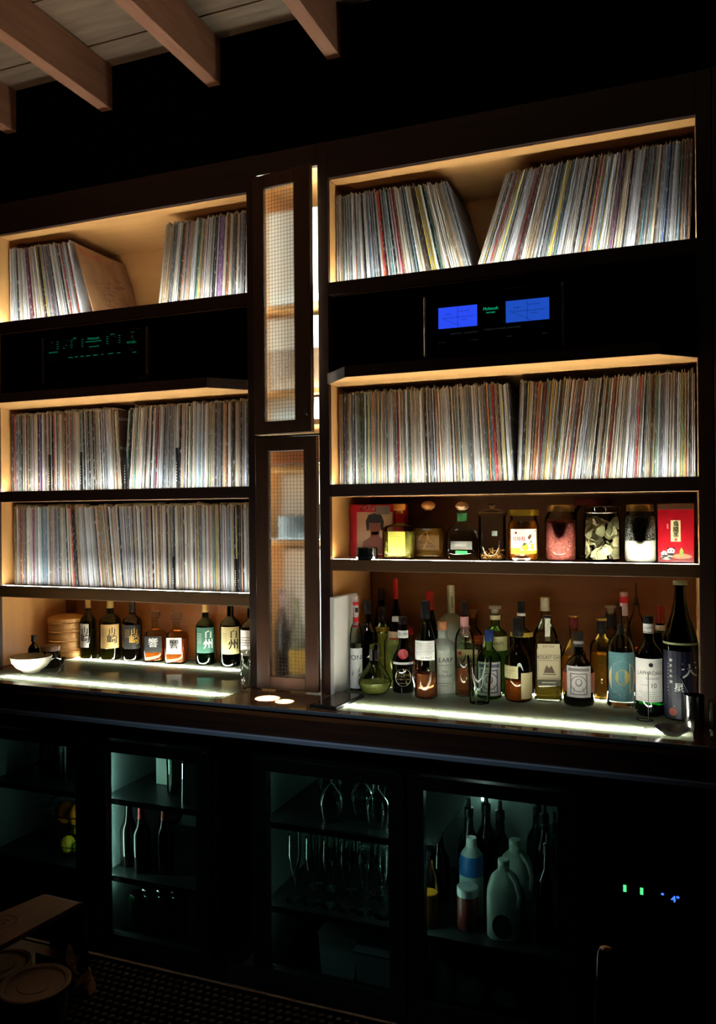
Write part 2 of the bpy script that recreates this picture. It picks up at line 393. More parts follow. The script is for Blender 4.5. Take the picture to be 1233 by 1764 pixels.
# column interior behind the glazed doors
CXA, CXB = -0.291, -0.019
for x0, x1 in ((CXA-0.001, CXA+0.012), (CXB-0.012, CXB+0.001)): panel('column_side', x0, x1, FY, DEPTH, CZ+0.001, 1.085, M_PLYV)
panel('column_back', CXA, CXB, DEPTH, DEPTH+0.012, CZ+0.001, 1.1, M_PLY)
for z in (0.625, 0.325, 0.215, 0.060, -0.205):
    panel('column_shelf', CXA+0.012, CXB-0.012, 0.06, DEPTH-0.001, z, z+0.018, M_PLY)
panel('column_top', CXA, CXB, FY, DEPTH, 1.085, 1.1, M_PLY)

# ---------------------------------------------------------------- light strips
def strip(label, x0, x1, y, z, w=0.010, h=0.003, m=None, group=None):
    t = thing('light_strip', label, 'light', ((x0+x1)/2, y, z), group)
    L = (x1-x0)/2
    obj('diffuser', MB().box(-L+0.002, L-0.002, -w/2, w/2, 0.0006, h), m or M_LED, t)
    obj('channel', MB().box(-L, L, -w/2-0.001, w/2+0.001, -0.0004, 0.0006).box(-L, L, -w/2-.001, -w/2-.0001, .0006, h-.0002).box(-L, L, w/2+.0001, w/2+.001, .0006, h-.0002), M_ALU, t)
    return t
strip('light strip along the front of the top shelf holding the leaning picture record', LX0+0.004, LX1-0.004, 0.026, Z2+0.0005)
strip('light strip under the records above the blue-lit amplifier', RX0+0.004, RX1-0.004, 0.026, Z2+0.0005)
strip('light strip under the records below the green-lit preamplifier', LX0+0.004, LX1-0.004, 0.026, Z4+0.0005)
strip('light strip under the records below the blue-lit amplifier', RX0+0.004, RX1-0.004, 0.026, Z4+0.0005)
strip('bright light strip under the lowest record row, above the whisky bottles', LX0+0.012, LX1-0.001, 0.0125, Y6+0.0006, 0.008, 0.0022)
strip('thin light strip along the shelf of jars', RX0+0.004, RX1-0.001, 0.010, Z6+0.0006, 0.005, 0.0012, mat('jar_led', '#ffffff', 0.5, emit=(1.0, 0.93, 0.74), estr=LED_E*2.4))
for z in (0.643, 0.343, 0.233, 0.078, -0.187):
    strip({-0.187: 'short light strip halfway up behind the closed glazed door', 0.643: 'short light strip on the uppermost shelf behind the ajar glazed door', 0.343: 'short light strip on the middle shelf behind the ajar glazed door', 0.233: 'short light strip low behind the ajar glazed door',
           0.078: 'short light strip high behind the closed glazed door', -0.272: 'short light strip halfway up behind the closed glazed door'}[z], CXA+0.02, CXB-0.02, 0.075, z+0.0005,
          0.012, 0.004, mat('column_led', '#ffffff', 0.5, emit=(.78, 1.0, .98), estr=170))

for x in (CXA+.0185, CXB-.0185):
    for za, zb_, w_ in ((.65, 1.07, 'top'), (.355, .615, 'upper middle'), (-.18, .05, 'lower middle'), (-.60, -.215, 'bottom')):
        t = thing('light_strip', 'upright light strip inside the column, %s compartment, %s' % (w_, 'far side' if x < -.15 else 'side next to the jars'), 'light', (x, .035, za))
        obj('diffuser', MB().box(-.005, .005, -.002, .002, .001, zb_-za), mat('column_led_upright', '#ffffff', .5, emit=(.78, 1.0, .98), estr=140), t)
# ---------------------------------------------------------------- glazed doors
M_WGLASS = mat('rippled_glass', '#ffffff', 0.20, trans=1.0, ior=1.3, bump=0.5, nscale=150)
def glazed_door(label, hx, w, z0, z1, gz0, gz1, gx0, gx1, ang, m):
    d = thing('glazed_door', label, 'door', (hx, 0.0, 0.0), None, -ang)
    T = 0.02
    def P(n, x0, x1, a, b, mm=m): return obj(n, bevel(MB().box(x0, x1, -T/2, T/2, a, b), n, mm, 0.0012, 1), None, d)
    P('stile', 0.0, gx0, z0, z1); P('stile', gx1, w, z0, z1); P('rail', gx0, gx1, gz1, z1); P('rail', gx0, gx1, z0, gz0)
    obj('glass_pane', MB().box(gx0, gx1, -0.002, 0.002, gz0, gz1), M_WGLASS, d)
    mb = MB(); st = 0.0125
    x = gx0+st/2
    while x < gx1: mb.box(x-0.00035, x+0.00035, -0.0036, -0.0026, gz0, gz1); x += st
    z = gz0+st/2
    while z < gz1: mb.box(gx0, gx1, -0.0036, -0.0026, z-0.00035, z+0.00035); z += st
    obj('wire_mesh', mb, mat('glass_wire', '#4a4238', 0.5, metal=0.6), d, kind='stuff')
    return d
dU = glazed_door('tall upper wired-glass door standing slightly ajar in a walnut frame', -0.2715, 0.230, 0.180, 1.072, 0.224, 1.026, 0.042, 0.166, math.radians(7), M_DOOR)
dL = glazed_door('lower wired-glass door shut above the counter in a walnut frame', -0.2715, 0.2325, CZ+0.006, 0.1705, -0.651, 0.1225, 0.050, 0.185, 0.0, M_DOOR)
for d in (dU, dL): d.location.y = -0.011
obj('door_handle', MB().tube([(0.2155, -0.012, 0.235), (0.2155, -0.020, 0.240), (0.2155, -0.020, 0.262), (0.2155, -0.012, 0.267)], 0.0022), M_BLACK, dU)

# ---------------------------------------------------------------- counter
ctr = thing('bar_counter', 'long dark walnut counter with lit frosted glass insets along the back bar', 'counter', (0, 0, 0))
CF0 = -0.229
mb = MB()
M_CTOP = wood('walnut_counter', '#4b2e19', '#6b4426', 0, rough=0.2, coat=0.6)
LGX0, LGX1, RGX0, RGX1 = -1.40, -0.318, 0.012, 1.118
# top built round the two glass wells
for x0, x1, y0, y1 in ((-1.6, LGX0, CF0, 0.384), (LGX1, RGX0, CF0, 0.384), (RGX1, 1.34, CF0, 0.384), (LGX0, LGX1, CF0, -0.190), (RGX0, RGX1, CF0, -0.190)):
    obj('counter_top', MB().box(x0, x1, y0, y1, CZ-0.03, CZ), M_CTOP, ctr)
obj('counter_bed', MB().box(-1.6, 1.34, CF0, 0.384, CZ-0.09, CZ-0.0305), M_DARK, ctr)
obj('front_edge', bevel(MB().box(-1.6, 1.34, CF0-0.006, CF0-0.0002, CZ-0.010, CZ+0.0008), 'front_edge', mat('edge_strip', '#55606a', 0.35, metal=0.3), 0.001, 1), None, ctr)
obj('steel_edge', bevel(MB().box(-1.6, 1.34, CF0-.012, CF0+.03, CZ-.106, CZ-.0905), 'steel_edge', mat('steel_edge', '#6c7c8c', .5, metal=.2), .002, 1), None, ctr)
M_CGLASS = counter_glass_mat()
for x0, x1 in ((LGX0, LGX1), (RGX0, RGX1)):
    obj('glass_inset', MB().add([(x0, -0.190, CZ), (x1, -0.190, CZ), (x1, 0.384, CZ), (x0, 0.384, CZ)], [(0, 1, 2, 3)]), M_CGLASS, ctr)
    obj('well_liner', MB().box(x0, x1, -0.189, 0.383, CZ-0.0303, CZ-0.0295), mat('well_paint', '#1c1c18', 0.9, spec=0.1), ctr)
M_BAR = mat('opal_bar', '#ffffff', 0.4, emit=(1.0, 1.0, 0.88), estr=BAR_E)
def cstrip(label, x0, x1, y):
    t = strip(label, x0, x1, y, CZ-0.0105, 0.012, 0.004, M_LEDC)
    obj('opal_bar', MB().box(-(x1-x0)/2, (x1-x0)/2, -.011, .011, .0106, .0109), M_BAR, t)
cstrip('front light strip under the glass before the whisky bottles', -1.30, -0.345, -0.125)
cstrip('rear light strip under the glass at the feet of the whisky bottles', -1.33, -0.50, 0.262)
cstrip('front light strip under the glass before the crowded bottles', 0.035, 1.078, -0.125)
cstrip('rear light strip under the glass beneath the crowded bottles', 0.10, 1.08, 0.215)

# ---------------------------------------------------------------- records
PAL = {
 'cream': ['#d8ccb0', '#e2d8c0', '#c9bda2'], 'white': ['#e6e6e2', '#d6d8d8', '#f0eee8'], 'grey': ['#9a9a98', '#7f8284', '#b0b2b0', '#6a6c6e'],
 'tan': ['#b09872', '#a58a6c', '#c2a986'], 'dark grey': ['#3a3b3e', '#4a4640'], 'black': ['#141416', '#1c1a18'], 'brown': ['#5e4434', '#7a5a42'],
 'red': ['#a83038', '#c0403e', '#8c2430'], 'blue': ['#4a6a94', '#3a5a80', '#7a9ab8'], 'green': ['#6a8a70', '#48705a', '#94ac90'],
 'yellow': ['#d0b444', '#dcc870'], 'orange': ['#c8783c', '#d08850'], 'purple': ['#6e4a66', '#7c5a80'], 'teal': ['#5c8a8c', '#86aaa8'], 'pink': ['#c88a94', '#d8a6a4']}
MIX = {'cool': dict(cream=20, white=24, grey=27, tan=13, black=9, brown=7, red=4, blue=4, green=3, yellow=2, orange=2, purple=2, teal=3, pink=3, **{'dark grey': 10}),
       'warm': dict(cream=27, white=16, grey=17, tan=16, black=8, brown=7, red=4, blue=4, green=7, yellow=3, orange=3, purple=1, teal=6, pink=2, **{'dark grey': 7})}
REC_H = 0.3155
YR = 0.064
RECS = []      # dict per record
def px_x(px, py): return float(atY(px, py, YR)[0])
def interp(tab, s):
    for (a, va), (b, vb) in zip(tab[:-1], tab[1:]):
        if s <= b: return va+(vb-va)*max(0.0, (s-a))/(b-a)
    return tab[-1][1]
def fill(seg, z, xb0, xb1, xt1, lean, mix, forced=(), tmin=0.0025, tmax=0.0045):
    """records side by side; LEAN maps the fraction along the row to degrees, positive: tops lean to +x"""
    names = list(MIX[mix]); wts = [MIX[mix][n] for n in names]
    a0 = math.radians(interp(lean, 0.0)); xb = xb0; xt = xb0+REC_H*math.tan(a0)
    forced = sorted(forced); n = 0
    runc, runl = None, 0
    while True:
        s = (xb-xb0)/(xb1-xb0); a = math.radians(interp(lean, min(1, s))+random.uniform(-0.15, 0.15))
        t = random.uniform(tmin, tmax)*(1.7 if random.random() < 0.06 else 1.0)
        if runl > 0: runl -= 1; cn = runc
        else:
            cn = random.choices(names, wts)[0]; runc = cn; runl = random.choice((0, 0, 0, 0, 1, 1, 2)) if cn in ('cream', 'white', 'grey', 'tan') else 0
        if forced and xb >= forced[0][0]: _, t, cn = forced.pop(0); runl = 0
        ta = math.tan(a); L = max(xt, xb+REC_H*ta)       # left side at top of this record
        B = L-REC_H*ta; w = t/math.cos(a)
        if L+w > xt1+0.0005 or B+w > xb1+0.0005: break
        RECS.append(dict(seg=seg, x=B, t=t, a=a, z=z, c=cn, hexc=random.choice(PAL[cn]), h=REC_H*random.choice((1, 1, 1, .995, .988, .98)), y=YR+random.uniform(-0.0025, 0.004), n=n, w=w))
        xb = B+w+0.0003; xt = L+w+0.0003; n += 1
SP = lambda px, py: px_x(px, py)
fill('RTL', Z2, RX0+0.004, SP(815, 458), SP(770, 310), [(0, -0.3), (.15, -1.5), (.4, -6), (.7, -11), (1, -15.5)], 'cool', [(SP(620, 470), .006, 'white'), (SP(660, 478), .005, 'orange')])
fill('RTR', Z2, SP(818, 457), RX1-0.006, RX1-0.004, [(0, 18.5), (.12, 16.5), (.3, 13), (.55, 9.5), (.8, 6), (.95, 3), (1, 1)], 'cool', [(SP(850, 452), .005, 'yellow'), (SP(1020, 432), .005, 'blue'), (SP(1098, 425), .005, 'teal')])
fill('RML', Z4, RX0+0.008, SP(886, 830), SP(877, 655), [(0, 0), (.3, -.5), (.6, -2), (1, -3.0)], 'warm', [(SP(640, 832), .004, 'orange'), (SP(852, 831), .006, 'red')])
fill('RMR', Z4, SP(890, 829), RX1-0.004, RX1-0.003, [(0, 2.2), (.12, 4.5), (.3, 7.6), (.5, 5.8), (.75, 2.5), (1, .2)], 'warm', [(SP(918, 829), .006, 'orange'), (SP(925, 829), .004, 'red')])
fill('LTL', Z2, LX0+0.010, SP(156, 533), SP(119, 418), [(0, -.3), (.3, -6), (.6, -10), (1, -13)], 'cool', [(SP(46, 545), .009, 'cream'), (SP(54, 544), .007, 'red'), (SP(82, 541), .006, 'yellow')])
fill('LTR', Z2, SP(271, 521), LX1-0.003, LX1-0.002, [(0, 7.2), (.4, 5.5), (.8, 2.5), (1, .8)], 'cool', [(SP(316, 517), .005, 'pink'), (SP(372, 513), .017, 'purple'), (SP(386, 512), .008, 'orange')])
fill('LML', Z4, LX0+0.010, SP(211, 843), SP(207, 700), [(0, 0), (.5, -.5), (.8, -2), (1, -3)], 'warm', [(SP(24, 845), .009, 'red'), (SP(45, 845), .006, 'red'), (SP(88, 844), .008, 'black'), (SP(145, 844), .007, 'black')])
fill('LMR', Z4, SP(214, 843), LX1-0.003, LX1-0.002, [(0, 4.5), (.2, 3.4), (.5, 1.6), (1, .2)], 'cool', [(SP(216, 843), .013, 'black'), (SP(306, 842), .010, 'black'), (SP(340, 842), .008, 'blue'), (SP(384, 841), .008, 'orange')])
fill('LLL', Y6, LX0+0.014, LX1-0.003, LX1-0.002, [(0, 0), (.2, -.8), (.3, -4), (.42, -5.8), (.55, -2.5), (.65, -1), (1, -.2)], 'cool', [(SP(37, 1011), .006, 'orange'), (SP(58, 1012), .007, 'pink'), (SP(128, 1014), .017, 'black'), (SP(300, 1018), .006, 'black'), (SP(405, 1021), .006, 'yellow')])
def rec_mb(mb, r, world=True):
    """a sleeve: chamfered spine at the front, slightly proud outer film on some; record local: pivot at bottom left front corner"""
    t, h, d = r['t'], r['h'], 0.313; c = min(0.0014, t*0.4)
    poly = [(0, c), (c, 0), (t-c, 0), (t, c), (t, d), (0, d)]
    vs = [(x, y, 0.0) for x, y in poly]+[(x, y, h) for x, y in poly]
    fs = [tuple(range(5, -1, -1)), tuple(range(6, 12))]+[(i, (i+1) % 6, (i+1) % 6+6, i+6) for i in range(6)]
    ms = [0]*len(fs)
    if r['film']:
        e, q = r['film'], t*0.5; g = min(t*.45, .0016); o = len(vs)
        for y_ in (.0012, .05): vs += [(q-g, y_, h+.00002), (q+g, y_, h+.00002), (q+g*.2, y_+.002, h+e)]
        fs += [(o, o+1, o+2), (o+3, o+5, o+4), (o+1, o+4, o+5, o+2), (o, o+2, o+5, o+3)]; ms += [1]*4
    return vs, fs, ms
def rec_xform(r):
    # lift so the lower edge rests on the shelf when tilted; the tilt turns about y
    lift = r['t']*math.sin(r['a']) if r['a'] > 0 else 0.0
    return Matrix.Translation((r['x'], r['y'], r['z']+0.0002+lift)) @ Matrix.Rotation(r['a'], 4, 'Y')
for r in RECS:
    v_ = random.uniform(.5, 1.05); r['rgba'] = tuple(c*v_ for c in lin(r['hexc'])[:3])+(1.0,)
    r['film'] = random.uniform(.003, .013) if random.random() < 0.6 else 0
    c = Vector((r['x'], r['y'], r['z']+.15)); r['size'] = r['t']/(c-Vector(CC)).length**2
order = sorted(range(len(RECS)), key=lambda k: -RECS[k]['size'])
single = set(order[:296])
SEGW = {'RTL': 'from the side panel, upper row above the blue meters', 'RTR': 'from the V gap, upper row above the blue meters', 'RML': 'from the side panel, row just over the jars',
        'RMR': 'from the dark gap, row just over the jars', 'LTL': 'from the side panel, beside the leaning picture cover', 'LTR': 'in the stack leaning toward the glazed door',
        'LML': 'from the side panel, row under the preamplifier', 'LMR': 'from the dark gap, row under the preamplifier', 'LLL': 'from the side panel, lowest row over the whiskies'}
GRPW = {'RTL': 'records leaning left of the V gap, upper row', 'RTR': 'records leaning beyond the V gap, upper row', 'RML': 'records in the row over the jars, near the column', 'RMR': 'records in the row over the jars, beyond the gap',
        'LTL': 'records beside the picture cover', 'LTR': 'records leaning toward the glazed door', 'LML': 'records under the preamplifier, first part', 'LMR': 'records under the preamplifier, second part', 'LLL': 'records in the lowest row'}
ONES = 'zeroth first second third fourth fifth sixth seventh eighth ninth tenth eleventh twelfth thirteenth fourteenth fifteenth sixteenth seventeenth eighteenth nineteenth'.split()
TENS = {2: 'twenty', 3: 'thirty', 4: 'forty', 5: 'fifty', 6: 'sixty', 7: 'seventy', 8: 'eighty', 9: 'ninety'}
def nth(n):
    h = ''
    if n >= 100:
        h = ('one-', 'two-', 'three-')[n//100-1]+'hundred-'; n %= 100
        if n == 0: return h[:-1]+'th'
    if n < 20: return h+ONES[n]
    t, u = divmod(n, 10)
    return h+(TENS[t][:-1]+'ieth' if u == 0 else TENS[t]+'-'+ONES[u])
cache = {}
mv, mf, mm, mc = [], [], [], []
for k, r in enumerate(RECS):
    X = rec_xform(r)
    if k in single:
        vs, fs, ms = rec_mb(None, r)
        key = (round(r['t'], 4), round(r['h'], 4), bool(r['film']))
        if key not in cache:
            me = bpy.data.meshes.new('record_sleeve'); me.from_pydata(vs, [], fs); me.materials.append(M_REC); me.materials.append(M_POLY)
            me.polygons.foreach_set('material_index', ms); me.update(); cache[key] = me
        o = bpy.data.objects.new('record', cache[key]); COL.objects.link(o); o.matrix_world = X; o.color = r['rgba']
        th = 'thick ' if r['t'] > .0058 else ('slim ' if r['t'] < .0038 else '')
        tag(o, '%s%s record spine, %s %s' % (th, r['c'], nth(r['n']+1), SEGW[r['seg']]), 'record', GRPW[r['seg']])
    else:
        vs, fs, ms = rec_mb(None, r); o = len(mv)
        mv += [tuple(X @ Vector(v)) for v in vs]; mf += [tuple(i+o for i in f) for f in fs]; mm += ms; mc += [r['rgba']]*len(fs)
me = bpy.data.meshes.new('more_records'); me.from_pydata(mv, [], mf); me.materials.append(M_RECMASS); me.materials.append(M_POLY)
me.polygons.foreach_set('material_index', mm)
ca = me.color_attributes.new('tint', 'FLOAT_COLOR', 'CORNER')
buf = []
for p, c in zip(me.polygons, mc): buf += list(c)*len(p.vertices)
ca.data.foreach_set('color', buf); me.update()
o = bpy.data.objects.new('more_records', me); COL.objects.link(o); o['kind'] = 'stuff'
tag(o, 'the remaining vinyl records packed on the shelves, spines outward', 'records')
print('records', len(RECS), 'lean', round(math.degrees(a), 1), 'triangles about', len(mf)*2)

# short black divider cards standing before the spines
for px, py, zz_, hh_, lb_ in ((89, 845, Z4, .15, 'in the row under the preamplifier, nearest the side panel'), (143, 844, Z4, .155, 'in the row under the preamplifier, second from the side panel'), (219, 843, Z4, .15, 'at the dark gap under the preamplifier'),
        (308, 842, Z4, .155, 'between the dark gap and the column, under the preamplifier'), (302, 1018, Y6, .125, 'midway in the lowest record row'), (409, 1022, Y6, .12, 'in the lowest record row beside the column')):
    t = thing('divider_card', 'short black divider card '+lb_, 'divider', (px_x(px, py), .0505, zz_+.0003), 'black divider cards before the records')
    obj('card', MB().box(-.0026, .0026, 0, .0095, 0, hh_), mat('divider_black', '#0b0b0d', .45), t)
    lettering(t, [('rect', -.0009, .0009, hh_*(.2+.07*q), hh_*(.23+.07*q)) for q in range(7)], lambda u, v: (u, -.0004, v), M_INKW)
# the picture record that leans open beside the first stack
xb = SP(163, 533); a = -math.atan((xb-SP(126, 416))/.315)
pr = thing('picture_record', 'brown-orange album leaning alone with its printed cover turned to the room', 'record', (xb+.004, 0.062, Z2+0.0035))
pr.rotation_euler = (0, a, 0)
obj('sleeve', bevel(MB().box(-0.006, 0, 0, .313, 0, .315), 'sleeve', mat('cover_card', '#a87d52', 0.5, noise=0.35, nscale=12), 0.001, 1), None, pr)
fm = lambda u, v: (0.0006, 0.1565+u, 0.157+v)
lettering(pr, [('rect', -.148, .15, -.15, .15)], lambda u, v: (0.0003, 0.1565+u, 0.157+v), mat('cover_print', '#b98a5e', 0.45, noise=0.5, nscale=9), 'cover')
lettering(pr, [('Thomas', .038, -.085, .125, 1.0)], fm, mat('cover_red', '#b8402a', 0.5), 'lettering')
random.seed(3)
lettering(pr, [('rect', u, u+random.uniform(.01, .05), v, v+.0022) for u, v in [(random.uniform(-.10, .09), random.uniform(-.12, .03)) for _ in range(46)]]+[('rect', u, u+.002, v, v+random.uniform(.01, .04)) for u, v in [(random.uniform(-.10, .12), random.uniform(-.12, .02)) for _ in range(26)]]+[('live', .03, .06, .055)], fm, mat('cover_dark', '#6d4a33', 0.5), 'drawing')
random.seed(11)

# ---------------------------------------------------------------- hi-fi
def hifi(name, label, x0, x1, z0, z1, foot):
    t = thing(name, label, 'amplifier', ((x0+x1)/2, -0.09, HBOT+0.0004))
    w = (x1-x0)/2; b = z0-HBOT+0.002; h = z1-HBOT+0.002
    obj('chassis', MB().box(-w+.01, w-.01, .012, .36, b+.004, h-.004), M_BLACK, t)
    obj('front_panel', bevel(MB().box(-w+.008, w-.008, 0, .012, b, h), 'front_panel', M_BLACKGLASS, .001, 1), None, t)
    for s in (-1, 1): obj('end_trim', bevel(MB().box(s*w-.004, s*w+.004, -.004, .014, b, h), 'end_trim', mat('trim_metal', '#8d8478', 0.35, metal=0.9), .0012, 1), None, t)
    for sx in (-1, 1):
        for sy in (.04, .32): obj('foot', MB().lathe([(.014, 0), (.016, .002), (.016, max(.003, b+.003))], 14, cx=sx*(w-.05), cy=sy), M_BLACK, t, smooth=40)
    return t, w
def knob(t, x, z, r=.013):
    k = obj('knob', MB().lathe([(r, 0), (r, .014), (r*.85, .017), (1e-5, .017)], 24), mat('knob_black', '#0c0c0c', 0.3), t, smooth=35, loc=(x, -.0002, z), rot=(PI/2, 0, 0))
    obj('knob_ring', MB().lathe([(r+.0005, 0), (r+.0022, 0), (r+.0022, .003), (r+.0005, .003)], 24, close=False), mat('knob_metal', '#6a6a6a', 0.3, metal=1.0), k)
    return k
amp, w = hifi('power_amplifier', 'black power amplifier with two blue-lit meters on the bowed shelf', .364, .780, .386, .571, True)
fmz = flat_map(0, 0, 0, 0.0006)
for i, (p, q, c, e) in enumerate((((755, 532), (822, 562), '#2a4cf4', 1.0), ((871, 521), (946, 548), '#2258d8', .75))):
    A = atY(p[0], p[1], -.09); B = atY(q[0], q[1], -.09); x0, x1 = A[0]-.572, B[0]-.572; z1, z0 = A[2]-HBOT+.0014, B[2]-HBOT+.0014
    z1 = .5345-HBOT; z0 = .4705-HBOT
    mt = obj('meter', MB().box(x0, x1, -.0012, -.0002, z0, z1), mat('meter_blue%d' % i, '#000512', .3, emit=c, estr=e), amp, label='backlit blue power meter with fine scale')
    cx = (x0+x1)/2
    its = [('rect', x0+.012, x1-.012, z0+.030, z0+.0308), ('rect', cx-.0005, cx+.0005, z0+.004, z0+.060), ('WATTS', .005, cx+.02, z0+.022), ('DECIBELS', .005, cx-.03, z0+.042), ('POWER OUTPUT', .0048, cx+.02, z0+.048)]
    its += [('rect', x0+.014+j*.0105, x0+.0146+j*.0105, z0+.031, z0+.035) for j in range(11)]
    lettering(mt, its, flat_map(.0013), mat('meter_print', '#000818', .5), 'scale')
    obj('needle', MB().tube([(cx+.01, -.0022, z0+.002), (cx-.045, -.0022, z0+.03)], .0004, 4), M_BLACK, mt)
lettering(amp, [('McIntosh', .0135, -.004, .518-HBOT, .9), ('MC402', .006, -.004, .506-HBOT, 1.5)], fmz, M_GREEN_E, bold=.0004)
lettering(amp, [('McINTOSH   LABORATORY', .006, -.085, .452-HBOT, 1.2), ('STEREO POWER AMPLIFIER', .0066, .03, .4555-HBOT, 1.4), ('LEFT METER', .004, -.155, .428-HBOT), ('RIGHT METER', .004, -.055, .428-HBOT), ('SPEAKERS', .004, .05, .430-HBOT), ('POWER', .004, .155, .430-HBOT)], fmz, M_GREY_E, 'legend')
for x in (-.152, -.062, .045, .148): knob(amp, x, .413-HBOT, .0125)
pre, w = hifi('preamplifier', 'black preamplifier with small green-lit lettering and knobs on the bowed shelf', -1.132, -.664, .405, .573, True)
zz = lambda v: v-HBOT
its = [('McIntosh', .014, 0, zz(.555), 1.0), ('rect', -.036, .036, zz(.543), zz(.5455)), ('rect', -.02, .025, zz(.524), zz(.5265))]
for x, n in ((-.165, 4), (-.135, 4), (-.10, 4), (-.05, 4), (.062, 4), (.115, 4)):
    its += [('rect', x-.005, x+.005, zz(.555-.0085*j), zz(.5565-.0085*j)) for j in range(n)]
its += [('rect', x, x+d, zz(.492), zz(.4945)) for x, d in ((-.115, .02), (-.085, .014), (-.06, .016), (-.035, .02), (-.002, .02), (.035, .008), (.065, .022), (.105, .014))]
its += [('VOLUME', .007, .165, zz(.528), 1.4), ('TRIM', .006, .17, zz(.562), 1.4), ('MODE', .006, .085, zz(.562)), ('INPUT', .006, -.085, zz(.562)), ('BALANCE', .007, -.185, zz(.518), 1.4), ('rect', .148, .19, zz(.5235), zz(.5245)), ('STANDBY', .004, .18, zz(.49))]
lettering(pre, its, fmz, mat('lit_green_dim', '#00110c', .5, emit='#19c98c', estr=.22), bold=.0003)
for x, z, r in ((-.19, .545, .014), (-.118, .545, .013), (.098, .545, .013), (.172, .548, .013), (-.19, .492, .014), (.172, .508, .013)): knob(pre, x, zz(z), r)
for j in range(5): knob(pre, -.065+.027*j, zz(.508), .005)

# ---------------------------------------------------------------- bottle maker
def clip(prof, r, H, z0, z1, sc=1.0, pad=0.0):
    """profile between two fractions of the height"""
    pts = []
    def rad(f):
        for (a, fa), (b, fb) in zip(prof[:-1], prof[1:]):
            if fa <= f <= fb: return a+(b-a)*((f-fa)/(fb-fa) if fb > fa else 1)
        return prof[-1][0]
    fs = sorted({z0, z1} | {f for _, f in prof if z0 < f < z1})
    return [(max(.0004, rad(f)*r*sc+pad), f*H) for f in fs]
PR = {
 'std':   [(.90,0),(1,.015),(1,.56),(.97,.60),(.80,.665),(.50,.715),(.36,.75),(.32,.80),(.31,.97),(.33,.975),(.33,1)],
 'stout': [(.90,0),(1,.015),(1,.60),(.97,.65),(.80,.70),(.50,.74),(.34,.77),(.32,.97),(.34,.975),(.34,1)],
 'squat': [(.88,0),(1,.02),(1,.54),(.96,.60),(.80,.66),(.45,.72),(.31,.76),(.29,.97),(.31,1)],
 'round': [(.80,0),(.95,.02),(1,.06),(1,.30),(.98,.42),(.88,.52),(.66,.60),(.40,.66),(.30,.70),(.28,.97),(.31,.975),(.31,1)],
 'wine':  [(.90,0),(1,.012),(1,.46),(.93,.55),(.70,.66),(.48,.74),(.37,.80),(.34,.97),(.37,.975),(.37,1)],
 'sake':  [(.92,0),(1,.01),(1,.52),(.96,.58),(.74,.68),(.52,.76),(.38,.85),(.33,.93),(.32,.965),(.38,.97),(.38,1)],
 'vodka': [(.90,0),(1,.012),(1,.58),(.97,.62),(.82,.665),(.48,.70),(.30,.715),(.28,.97),(.30,1)],
 'patron':[(.92,0),(1,.03),(1,.34),(.96,.44),(.84,.53),(.60,.60),(.34,.66),(.27,.71),(.27,.82),(.34,.83),(.34,.85)],
 'cubic': [(.96,0),(1,.015),(1,.53),(.97,.56),(.80,.60),(.45,.625),(.31,.65),(.30,.97),(.32,1)],
 'deca':  [(.60,0),(.66,.015),(.80,.05),(1,.20),(1,.26),(.80,.40),(.52,.52),(.36,.62),(.30,.68),(.30,.72)],
 'galli': [(.80,0),(.92,.02),(1,.30),(.97,.52),(.86,.64),(.62,.72),(.40,.78),(.33,.84),(.31,.97),(.33,1)],
 'bened': [(.92,0),(1,.015),(1,.38),(.96,.44),(.80,.50),(.52,.57),(.40,.64),(.34,.78),(.32,.97),(.34,1)],
}
GL = {
 'clear': thin_glass('bottle_clear_glass', '#eef4e8', 1.7, .04),
 'green': mat('green_glass', '#2e8a48', 0.02, trans=1.0, ior=1.45),
 'dkgreen': mat('dark_green_glass', '#0c4a1c', 0.02, trans=1.0, ior=1.45),
 'brown': mat('brown_glass', '#5a2c0c', 0.02, trans=1.0, ior=1.45),
 'black': mat('black_bottle_glass', '#060403', 0.04),
 'olive': mat('olive_glass', '#86925a', 0.02, trans=1.0, ior=1.45),
 'frost': mat('frosted_glass', '#d8dccc', 0.45, trans=0.55, ior=1.4),
 'aqua':  thin_glass('green_tint_glass', '#c4e0b4', 1.7, .04),
}
LIQ = {'amber': '#f6b44a', 'gold': '#f0c850', 'orange': '#f07828', 'yellow': '#f0e070', 'rose': '#d07a50', 'clear': '#f6faf4', 'brown': '#8a4818', 'straw': '#e8e48a', 'greeny': '#c8d890'}
def liq_mat(n): return mat('liquid_'+n, LIQ[n], 0.0, trans=1.0 if n == 'clear' else 0.74, ior=1.34)
TAKEN = {}
JZ_ = Z6
def settle(zone, cx, py, y, rpx=None, r=None):
    """slide a standing object along its line of sight until it touches no neighbour"""
    L = TAKEN.setdefault(zone, [])
    for sh in (1.0, .93, .86, .8, .72, .64):
        for k in range(70):
            yy = y+(1, -1)[k % 2]*.004*((k+1)//2)
            p = atY(cx, py, yy); rr = (r if r else rpx*dist(p)/CF)*sh
            if yy < -.19 or yy+rr > .382 or yy-rr < (-.14 if zone == 'f' else (.036 if zone.endswith(str(JZ_)) else -.225)): continue
            if zone != 'f' and (p[0]-rr < (-1.445 if p[0] < -.3 else (.034 if zone == 'r'+str(CZ) else .004)) or p[0]+rr > (-.31 if p[0] < -.3 else 1.140)): continue
            if all((p[0]-a)**2+(yy-b)**2 > (rr+c)**2 for a, b, c in L):
                L.append((float(p[0]), yy, rr)); return float(p[0]), yy, rr
    print('no room', zone, cx, y); p = atY(cx, py, y); rr = r or rpx*dist(p)/CF
    L.append((float(p[0]), y, rr)); return float(p[0]), y, rr
